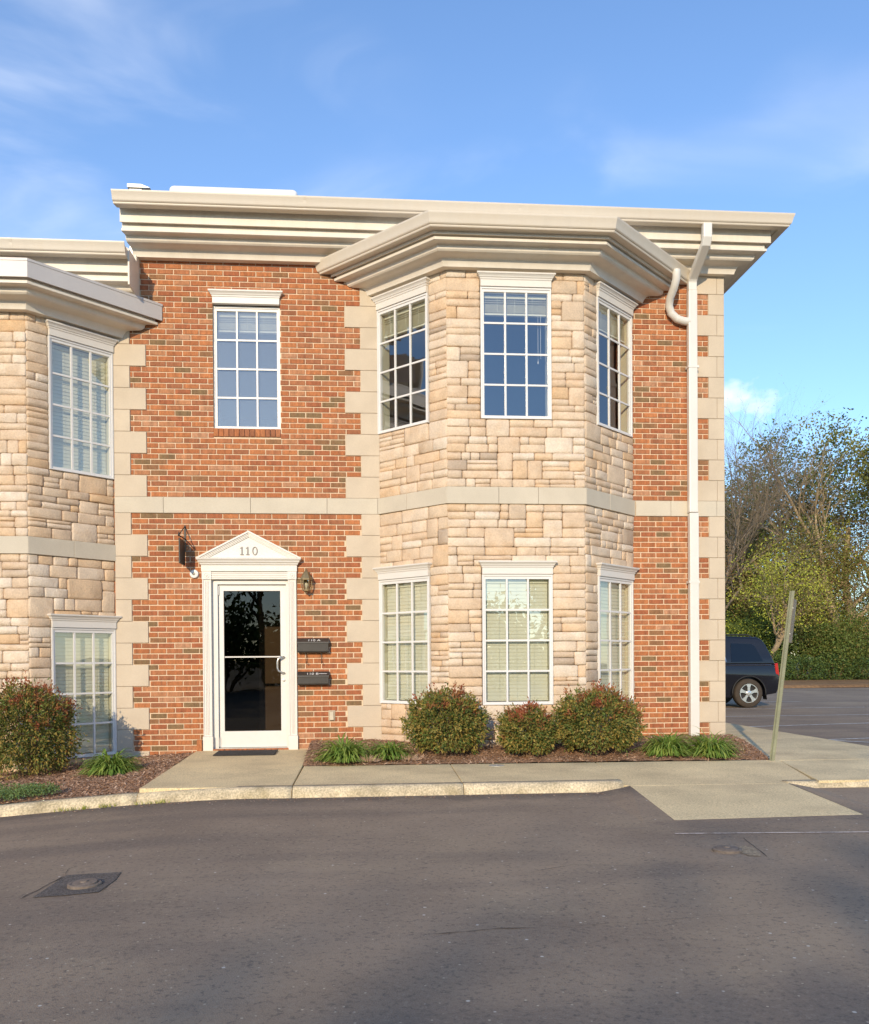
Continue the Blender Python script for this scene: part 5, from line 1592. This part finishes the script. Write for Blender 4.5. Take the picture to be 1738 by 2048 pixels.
def shrub(cx, cy, zb, r, h, label, n=6500, seed=1, red=0.4, squash=1.0, redside=0.0):
    g = np.random.default_rng(seed)
    root = empty('shrub', (cx, cy, zb), label, 'shrub', 'rounded green and rust shrubs in the mulch beds')
    th = g.uniform(0, 2 * math.pi, n); cz = g.uniform(-0.75, 1.0, n)
    sr = np.sqrt(1 - cz ** 2)
    dirs = np.stack([sr * np.cos(th), sr * np.sin(th), cz], 1)
    lump = np.array([mnoise.noise(Vector((d[0] * 2.3 + seed, d[1] * 2.3, d[2] * 2.3))) + 0.6 * mnoise.noise(Vector((d[0] * 5 + seed, d[1] * 5, d[2] * 5))) for d in dirs])
    rad = 1 + 0.24 * lump
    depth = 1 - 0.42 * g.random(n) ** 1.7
    spr = g.random(n) < 0.05
    depth = np.where(spr, 1 + 0.13 * g.random(n), depth)
    R3 = np.array([r, r * 0.92, h * 0.53])
    P = dirs * R3 * (rad * depth)[:, None] + np.array([cx, cy, zb + h * 0.47])
    # stray shoots that break the outline
    ns = int(n * 0.016)
    sh = np.repeat(g.integers(0, n, ns), 13); tt = np.tile(np.linspace(0.0, 1.0, 13), ns)
    ok = (dirs[sh][:, 2] > -0.15)
    reach = np.repeat(g.uniform(0.07, 0.24, ns), 13)
    SP = dirs[sh] * R3 * (rad[sh] * (0.94 + reach * tt))[:, None] + np.array([0, 0, 1.0]) * (0.05 * tt * reach / 0.2)[:, None] + np.array([cx, cy, zb + h * 0.47]) + g.normal(0, 0.007, (ns * 13, 3))
    P = np.concatenate([P, SP[ok]]); dirs = np.concatenate([dirs, dirs[sh][ok]]); lump = np.concatenate([lump, lump[sh][ok]]); depth = np.concatenate([depth, np.ones(ok.sum())]); n = len(P)
    keep = P[:, 2] > zb + 0.015
    P, dirs, lump, depth = P[keep], dirs[keep], lump[keep], depth[keep]
    n = len(P)
    D = unit(dirs * 0.75 + g.normal(0, 0.55, (n, 3)) + np.array([0, 0, 0.12]))
    hz = (P[:, 2] - zb) / h
    D = np.where((hz < 0.55)[:, None], unit(D + np.array([0, 0, -0.45])), D)
    Wd = unit(np.cross(D, g.normal(0, 1, (n, 3)))) * g.uniform(0.0060, 0.0110, n)[:, None]
    Ln = g.uniform(0.026, 0.050, n)
    cl = np.array([mnoise.noise(Vector((p[0] * 9 + seed, p[1] * 9, p[2] * 9))) for p in P])
    q = g.random(n)
    side = (P[:, 0] - cx) / r
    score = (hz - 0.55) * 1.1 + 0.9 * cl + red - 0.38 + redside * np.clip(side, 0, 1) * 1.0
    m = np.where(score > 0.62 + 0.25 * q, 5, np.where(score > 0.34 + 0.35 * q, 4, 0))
    low = g.random(n)
    green = np.where(low < 0.14, 0, np.where(low < 0.44, 1, np.where(low < 0.78, 2, 3)))
    green = np.where((hz < 0.5) & (cl > 0.05) & (low > 0.45), 3, green)
    m = np.where(m == 0, green, m)
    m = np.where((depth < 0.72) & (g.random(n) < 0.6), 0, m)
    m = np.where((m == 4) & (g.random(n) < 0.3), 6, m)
    mb = MB()
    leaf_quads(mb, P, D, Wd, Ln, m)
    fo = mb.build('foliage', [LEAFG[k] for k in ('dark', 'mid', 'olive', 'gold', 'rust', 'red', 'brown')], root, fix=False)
    # a dense dark core of leaves keeps the light from passing straight through
    st = MB()
    for k in range(16):
        a = g.uniform(0, 6.28); rr = g.uniform(0.2, 0.75)
        st.tube([(cx + 0.04 * math.cos(a), cy + 0.04 * math.sin(a), zb - 0.03), (cx + r * rr * 0.5 * math.cos(a), cy + r * rr * 0.5 * math.sin(a), zb + h * 0.45), (cx + r * rr * math.cos(a), cy + r * rr * math.sin(a), zb + h * (0.9 - 0.35 * rr))], [0.008, 0.006, 0.003], 5)
    st.build('stems', M['twig'], root)
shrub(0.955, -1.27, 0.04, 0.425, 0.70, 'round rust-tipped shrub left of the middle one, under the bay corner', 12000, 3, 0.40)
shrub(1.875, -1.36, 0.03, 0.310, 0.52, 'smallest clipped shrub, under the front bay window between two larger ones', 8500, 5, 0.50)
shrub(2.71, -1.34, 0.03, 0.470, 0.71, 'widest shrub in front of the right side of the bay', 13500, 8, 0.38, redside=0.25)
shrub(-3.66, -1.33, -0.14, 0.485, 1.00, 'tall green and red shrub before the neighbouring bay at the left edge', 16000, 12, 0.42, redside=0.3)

def lily(cx, cy, zb, r, h, label, n=150, seed=1, group='spiky daylily clumps along the beds'):
    g = random.Random(seed)
    root = empty('daylily', (cx, cy, zb), label, 'plant', group)
    mb = MB()
    for k in range(n):
        a = g.uniform(0, 6.283); el = g.uniform(0.35, 1.25)
        L_ = r * g.uniform(0.95, 1.75)
        w = g.uniform(0.0060, 0.0110)
        bx, by = cx + g.gauss(0, r * 0.20), cy + g.gauss(0, r * 0.18)
        d = Vector((math.cos(a) * math.cos(el), math.sin(a) * math.cos(el), math.sin(el)))
        side = Vector((-math.sin(a), math.cos(a), 0))
        p = Vector((bx, by, zb - 0.01)); N_ = 7
        b0 = len(mb.v); mi = 0 if g.random() < 0.6 else 1
        drp = g.uniform(0.30, 0.60)
        for i in range(N_ + 1):
            t = i / N_
            ww = w * (0.7 + 1.2 * t if t < 0.35 else 1.12 * (1 - ((t - 0.35) / 0.65) ** 2.2)) 
            nn = d.cross(side) * 0.35 * ww
            mb.v.append(tuple(p + side * ww + nn)); mb.v.append(tuple(p)); mb.v.append(tuple(p - side * ww + nn))
            p = p + d * (L_ / N_)
            d = (d + Vector((0, 0, -drp * (0.4 + t)))).normalized()
            if p.z < zb + 0.006: p.z = zb + 0.006
        for i in range(N_):
            q = b0 + 3 * i
            for s in (0, 1):
                mb.f.append((q + s, q + s + 1, q + s + 4, q + s + 3)); mb.m.append(mi)
    mb.build('leaves', [LEAFG['lily'], LEAFG['lily2']], root, True, fix=False)
    st = MB()
    for k in range(9):
        a = g.uniform(0, 6.283)
        st.tube([(cx + 0.03 * math.cos(a), cy + 0.03 * math.sin(a), zb - 0.02), (cx + 0.05 * math.cos(a), cy + 0.05 * math.sin(a), zb + 0.04)], [0.006, 0.004], 5)
    st.build('crown', LEAFG['lily2'], root)
lily(-0.19, -1.42, 0.01, 0.27, 0.25, 'leafy daylily clump nearest the doorstep slab', 520, 2)
lily(0.30, -1.36, 0.02, 0.22, 0.22, 'second daylily clump from the door, beside dry stems', 380, 4)
lily(3.52, -1.36, 0.01, 0.26, 0.25, 'daylily clump at the foot of the white downspout', 560, 6)
lily(4.02, -1.42, -0.005, 0.27, 0.22, 'daylily clump at the bed corner beside the leaning post', 560, 7)
lily(-2.66, -1.72, -0.05, 0.25, 0.26, 'daylily clump below the neighbouring ground-floor window', 520, 9)

# low sage-green ground cover at the left edge: nobody could count its leaves
g = np.random.default_rng(21)
n = 5200
P = np.stack([g.uniform(-3.9, -2.80, n), g.uniform(-3.16, -2.62, n), np.zeros(n)], 1)
e = ((P[:, 0] + 3.45) / 0.62) ** 2 + ((P[:, 1] + 2.9) / 0.27) ** 2
P = P[e < 1 + 0.25 * g.random(n)]; n = len(P)
for i in range(n):
    P[i, 2] = z_asphalt(P[i, 0]) + 0.125 + 0.075 * g.random() * (1 + 0.8 * mnoise.noise(Vector((P[i, 0] * 8, P[i, 1] * 8, 0))))
D = unit(g.normal(0, 1, (n, 3)) * np.array([1, 1, 0.6]) + np.array([0, 0, 0.6]))
Wd = unit(np.cross(D, g.normal(0, 1, (n, 3)))) * g.uniform(0.006, 0.010, n)[:, None]
mb = MB(); leaf_quads(mb, P, D, Wd, g.uniform(0.014, 0.024, n), np.where(g.random(n) < 0.7, 0, 1))
gc = mb.build('ground_cover', [LEAFG['sage'], LEAFG['mid']], fix=False)
tag(gc, 'low mat of sage-green ground cover at the kerb', 'ground cover', kind='stuff')
# dry straw tufts beside the lilies
for sx, sy, lab in ((0.06, -1.56, 'tuft of dry straw-coloured stems between the two lilies near the door'), (0.52, -1.50, 'larger tuft of dry stems right of the second lily')):
    mb = MB()
    for k in range(160):
        a = g.uniform(0, 6.28); rr = abs(g.normal(0, 0.07)); el = g.uniform(0.1, 1.2); l = g.uniform(0.03, 0.09)
        p = Vector((sx + rr * math.cos(a), sy + rr * math.sin(a), 0.01))
        mb.tube([p, p + Vector((math.cos(a) * math.cos(el) * l, math.sin(a) * math.cos(el) * l, math.sin(el) * l))], [0.0022, 0.0012], 3)
    o = mb.build('dry_tuft', MULCH[3], None, fix=False); tag(o, lab, 'plant', kind='stuff')
# weeds in the kerb joint
mb = MB()
for k in range(60):
    x = g.choice([-1.95, -1.78, -2.6, -2.45, -2.3]) + g.normal(0, 0.05); y = kerb_y(x) - 0.10 + g.normal(0, 0.008); z = z_asphalt(x)
    for q in range(3):
        a = g.uniform(0, 6.28); l = g.uniform(0.015, 0.04); p = Vector((x, y, z))
        mb.tube([p, p + Vector((math.cos(a) * l * 0.5, math.sin(a) * l * 0.5, l))], [0.002, 0.0008], 3)
o = mb.build('kerb_weeds', LEAFG['yellowg'], None, fix=False); tag(o, 'tiny weeds sprouting where kerb meets asphalt', 'weeds', kind='stuff')

# dry leaves and grit that the wind has left along the kerb
mb = MB()
for k in range(420):
    x = g.uniform(-3.2, 2.5); y = kerb_y(x) - 0.115 - abs(g.normal(0, 0.10)); z = z_asphalt(x) + 0.003
    a = g.uniform(0, 6.28); l = g.uniform(0.004, 0.016); w = l * g.uniform(0.25, 0.6)
    d = Vector((math.cos(a), math.sin(a), g.uniform(-0.1, 0.3))); sd = Vector((-math.sin(a), math.cos(a), 0))
    p = Vector((x, y, z))
    mb.add([p - d * l, p + sd * w + Vector((0, 0, 0.003)), p + d * l, p - sd * w], [(0, 1, 2), (0, 2, 3)], int(g.integers(0, 5)))
o = mb.build('kerb_litter', MULCH, None, fix=False); tag(o, 'dry leaf bits and grit scattered along the kerb', 'litter', kind='stuff')

# ---- trees
def grow(wood, tips, p, d, L_, r, lvl, maxl, g, spread, up, nseg=4, kids=(4, 6), shrink=0.62, twist=0.25):
    pts = [p.copy()]; rads = [r]; q = p.copy(); dd = d.copy()
    for i in range(nseg):
        dd = (dd + Vector((g.gauss(0, twist), g.gauss(0, twist), g.gauss(0, twist * 0.6) + up))).normalized()
        q = q + dd * (L_ / nseg); pts.append(q.copy()); rads.append(r * (1 - 0.6 * (i + 1) / nseg))
    wood.tube(pts, rads, 7 if lvl == 0 else (5 if lvl == 1 else 3), cap=False)
    if lvl >= maxl:
        tips.append((q, dd)); tips.append((pts[len(pts) // 2], dd)); return
    k = g.randint(*kids)
    for c in range(k):
        t = g.uniform(0.30, 1.0) if lvl else g.uniform(0.32, 1.0)
        f = t * nseg; i = min(int(f), nseg - 1)
        bp = pts[i].lerp(pts[i + 1], f - i)
        a = g.uniform(0, 6.283)
        x = Vector((0, 0, 1)).cross(dd); x = x.normalized() if x.length > 1e-3 else Vector((1, 0, 0))
        y = dd.cross(x)
        nd = (dd * math.cos(spread) + (x * math.cos(a) + y * math.sin(a)) * math.sin(spread)).normalized()
        grow(wood, tips, bp, nd, L_ * shrink * g.uniform(0.75, 1.2), r * (1 - 0.55 * t) * 0.6, lvl + 1, maxl, g, spread * g.uniform(0.85, 1.15), up, max(2, nseg - 1) if lvl < 2 else 2, kids, shrink, twist)
def tree(name, label, cat, x, y, h, seed, kind, leaves=0, leafsize=0.12, cluster=0.5, mats=('mid',), bark='bark', stems=1, lean=0.0, group='trees beyond the parking lot', maxl=4, spread=0.6, up=0.06, zb=-0.15, kids=(4, 6), trunk=0.42, thick=0.016, shrink=0.62):
    g = random.Random(seed); gg = np.random.default_rng(seed)
    root = empty(name, (x, y, zb), label, cat, group)
    wood, tips = MB(), []
    for s in range(stems):
        a = g.uniform(0, 6.28); sp_ = 0.0 if stems == 1 else 0.35
        d = Vector((math.cos(a) * sp_ + lean, math.sin(a) * sp_, 1)).normalized()
        grow(wood, tips, Vector((x + 0.2 * math.cos(a) * (stems > 1), y + 0.2 * math.sin(a) * (stems > 1), zb - 0.1)), d, h * trunk, h * thick * (1 if stems == 1 else 0.75), 0, maxl, g, spread, up, 5, kids, shrink)
    # scale to the wanted height
    top = max(v[2] for v in wood.v); k = (h) / (top - zb)
    wood.v = [(x + (vx - x) * k, y + (vy - y) * k, zb + (vz - zb) * k) for vx, vy, vz in wood.v]
    wood.build('trunk', M[bark], root, True, fix=False)
    if leaves:
        T = np.array([[x + (p.x - x) * k, y + (p.y - y) * k, zb + (p.z - zb) * k] for p, d in tips])
        T = T[T[:, 2] > zb + 0.3]
        idx = gg.integers(0, len(T), leaves)
        P = T[idx] + gg.normal(0, cluster, (leaves, 3)) * np.array([1, 1, 0.7])
        P[:, 2] = np.maximum(P[:, 2], zb + 0.15)
        D = unit(gg.normal(0, 1, (leaves, 3)) + np.array([0, -0.2, -0.15]))
        Wd = unit(np.cross(D, gg.normal(0, 1, (leaves, 3)))) * (leafsize * gg.uniform(0.22, 0.36, leaves))[:, None]
        tone = gg.random(len(T))[idx]
        mi = np.minimum((tone * 0.7 + gg.random(leaves) * 0.3) * len(mats), len(mats) - 1).astype(int)
        mb = MB(); leaf_quads(mb, P, D, Wd, leafsize * gg.uniform(0.7, 1.3, leaves), mi)
        mb.build('crown', [LEAFG[m] for m in mats], root, fix=False)
    return root
tree('bare_tree', 'tall bare tree with fine grey twigs rising just right of the building corner', 'tree', 21.4, 38.5, 16.6, 3, 'bare', bark='bark2', maxl=4, spread=0.42, up=0.10, kids=(6, 8), trunk=0.5, thick=0.013, leaves=2600, leafsize=0.05, cluster=0.25, mats=('drytwig',))
tree('bare_tree', 'pale-barked bare tree with several stems spreading in front of the evergreen', 'tree', 27.4, 36.0, 16.6, 8, 'bare', bark='bark', stems=3, maxl=4, spread=0.52, up=0.07, kids=(4, 6), thick=0.019, leaves=1200, leafsize=0.05, cluster=0.3, mats=('drytwig',))
tree('bare_tree', 'thin brown twiggy tree between the two bare trees', 'tree', 24.6, 41.0, 14.6, 15, 'bare', bark='twig', stems=2, maxl=4, spread=0.5, up=0.08, kids=(5, 7), thick=0.010, leaves=2500, leafsize=0.06, cluster=0.3, mats=('drytwig', 'brown'))
tree('evergreen_tree', 'large dense olive-green evergreen tree at the right edge', 'tree', 31.4, 40.0, 17.5, 4, 'leaf', bark='bark2', maxl=3, spread=0.75, up=0.05, kids=(6, 8), trunk=0.7, leaves=80000, leafsize=0.19, cluster=0.48, mats=('dark', 'magnolia', 'magnolia', 'olive'))
tree('evergreen_tree', 'dark evergreen behind the pale-barked bare tree', 'tree', 28.6, 44.5, 15.8, 5, 'leaf', bark='bark2', maxl=3, spread=0.75, up=0.05, kids=(5, 7), trunk=0.7, leaves=55000, leafsize=0.19, cluster=0.50, mats=('dark', 'forest', 'magnolia'))
tree('young_tree', 'slim pale trunk with yellow-green spring leaves beside the building corner', 'tree', 20.8, 33.5, 7.4, 6, 'leaf', bark='bark', maxl=3, spread=0.6, up=0.05, kids=(4, 6), lean=0.10, thick=0.017, leaves=6000, leafsize=0.12, cluster=0.42, mats=('yellowg', 'olive', 'yellowg'))
tree('brushy_tree', 'rust-brown brushy thicket tree behind the yellow-green one', 'tree', 21.8, 43.5, 12.4, 16, 'leaf', bark='twig', stems=4, maxl=4, spread=0.5, up=0.08, kids=(4, 6), thick=0.010, leaves=42000, leafsize=0.11, cluster=0.50, mats=('drytwig', 'brown', 'olive'))
tree('brushy_tree', 'olive brushy tree in the gap behind the leaning post', 'tree', 25.4, 38.2, 9.6, 18, 'leaf', bark='twig', stems=3, maxl=4, spread=0.55, up=0.06, kids=(4, 5), thick=0.012, leaves=34000, leafsize=0.12, cluster=0.55, mats=('forest', 'olive', 'drytwig'))
tree('evergreen_tree', 'evergreen tree rising behind the brushy thicket', 'tree', 18.6, 46.0, 12.0, 19, 'leaf', bark='bark2', maxl=3, spread=0.75, up=0.05, kids=(5, 7), trunk=0.7, leaves=34000, leafsize=0.19, cluster=0.50, mats=('dark', 'forest', 'olive'))
tree('evergreen_tree', 'evergreen beyond the right edge of the view', 'tree', 37.5, 40.0, 12.5, 29, 'leaf', bark='bark2', maxl=3, spread=0.75, up=0.05, kids=(5, 7), trunk=0.7, leaves=24000, leafsize=0.18, cluster=0.65, mats=('dark', 'forest', 'olive'))
tree('evergreen_tree', 'broad olive evergreen filling the gap between the bare trees', 'tree', 25.2, 45.0, 13.2, 31, 'leaf', bark='bark2', maxl=3, spread=0.75, up=0.05, kids=(6, 8), trunk=0.7, leaves=60000, leafsize=0.19, cluster=0.52, mats=('dark', 'magnolia', 'olive', 'forest'))
tree('young_tree', 'second yellow-green leafing tree right of the leaning post', 'tree', 29.0, 38.0, 8.6, 33, 'leaf', bark='bark', maxl=3, spread=0.6, up=0.05, kids=(5, 6), thick=0.015, leaves=15000, leafsize=0.13, cluster=0.5, mats=('yellowg', 'olive', 'forest'))
under = [(19.6, 36.0, 4.0, 'understorey bush at the foot of the yellow-green young tree'), (22.3, 36.6, 4.2, 'understorey bush above the roof of the black car'), (24.4, 35.2, 3.6, 'understorey bush right of the car, behind the leaning post'),
         (26.6, 37.0, 4.4, 'understorey bush under the pale-barked tree'), (29.2, 36.4, 4.2, 'understorey bush below the large evergreen'), (31.8, 36.0, 3.8, 'understorey bush at the right edge of the view'), (34.5, 37.0, 4.2, 'understorey bush beyond the right edge'),
         (20.6, 40.5, 5.4, 'taller understorey bush deep behind the car'), (24.2, 43.0, 6.2, 'taller understorey bush deep behind the post'), (29.6, 42.0, 6.4, 'taller understorey bush deep behind the hedge'), (17.0, 38.5, 4.6, 'understorey bush hidden mostly by the building corner')]
for i, (x, y, h, lab) in enumerate(under):
    tree('understorey_bush', lab, 'bush', x, y, h, 40 + i, 'leaf', bark='twig', stems=4, maxl=3, spread=0.7, up=0.02, kids=(4, 6), thick=0.014, trunk=0.5, leaves=15000, leafsize=0.12, cluster=0.50,
         mats=(('forest', 'mid', 'yellowg'), ('dark', 'forest', 'mid'), ('forest', 'mid', 'olive'))[i % 3], group='understorey bushes in front of the wood')
for i, x in enumerate((17.4, 19.2, 21.0, 22.8, 24.6, 26.4, 28.2, 30.0, 31.8, 33.6)):
    lab = ['hedge shrub hidden behind the building corner', 'hedge shrub behind the front of the car', 'hedge shrub behind the middle of the car', 'hedge shrub behind the rear window of the car', 'hedge shrub just right of the car, before the pine straw ends',
           'hedge shrub right of the leaning post', 'hedge shrub in the middle of the open stretch', 'hedge shrub second from the right edge', 'hedge shrub at the right edge', 'hedge shrub beyond the right edge'][i]
    g = np.random.default_rng(90 + i)
    root = empty('hedge_shrub', (x, 33.0, -0.1), lab, 'hedge', 'dark hedge shrubs behind the pine straw')
    n = 3600
    P = g.normal(0, 1, (n, 3)); P = unit(P) * (1 - 0.35 * g.random(n) ** 1.5)[:, None]
    P = P * np.array([1.25, 0.9, 0.62 + 0.32 * ((i * 7) % 5) / 4]) * (1 + 0.12 * np.array([mnoise.noise(Vector((q[0] * 3 + i, q[1] * 3, q[2] * 3))) for q in P]))[:, None] + np.array([x, 33.0 + 0.3 * math.sin(i * 2.1), 0.52])
    P = P[P[:, 2] > -0.05]; n = len(P)
    D = unit(g.normal(0, 1, (n, 3)) + (P - np.array([x, 33.0, 0.3])) * 0.8)
    Wd = unit(np.cross(D, g.normal(0, 1, (n, 3)))) * g.uniform(0.02, 0.035, n)[:, None]
    mb = MB(); leaf_quads(mb, P, D, Wd, g.uniform(0.08, 0.15, n), g.integers(0, 3, n))
    mb.build('foliage', [LEAFG['hedge'], LEAFG['dark'], LEAFG['forest']], root, fix=False)
    mb = MB()
    for k in range(6): mb.tube([(x + 0.1 * math.cos(k), 33 + 0.1 * math.sin(k), -0.15), (x + 0.6 * math.cos(k), 33 + 0.5 * math.sin(k), 0.8)], [0.03, 0.012], 4)
    mb.build('stems', M['twig'], root)
# across the drive, behind the camera: the wood edge seen in the door glass, whose thin shade crosses the drive
for i, (x, y, h, lv, lab) in enumerate([(-31, -44, 11.8, 9000, 'far-left tree across the drive'), (-25, -46, 13.0, 8000, 'second tree from the left across the drive'), (-19, -43.5, 12.2, 8000, 'bare-crowned tree across the drive, middle left'), (-13, -45.5, 12.6, 8000, 'middle tree across the drive'),
                                        (-6, -47, 12.4, 9000, 'tree across the drive opposite the door'), (2, -46, 10.0, 4600, 'tree across the drive opposite the bay'), (11, -48, 10.8, 5200, 'right-hand tree across the drive'), (20, -47, 11.5, 6000, 'far-right tree across the drive')]):
    tree('tree', lab, 'tree', x, y, h, 70 + i, 'leaf', bark='bark2', maxl=3, spread=0.6, up=0.06, kids=(4, 6), leaves=lv, leafsize=0.30, cluster=0.55, mats=('dark', 'forest', 'olive'), group='trees across the drive behind the viewer', zb=-0.6)
for i in range(12):
    x = -34 + i * 5.2
    tree('understorey_bush', 'bush number %s from the left in the thicket across the drive' % ('one two three four five six seven eight nine ten eleven twelve'.split()[i]), 'bush', x, -42 - 2 * math.sin(i * 1.9), 5.2 + 0.9 * math.sin(i * 2.7), 120 + i, 'leaf', bark='twig', stems=4, maxl=3, spread=0.75, up=0.02, kids=(4, 6), thick=0.014, trunk=0.5,
         leaves=3600, leafsize=0.42, cluster=0.75, mats=('dark', 'forest', 'mid'), group='thicket across the drive behind the viewer', zb=-0.6)
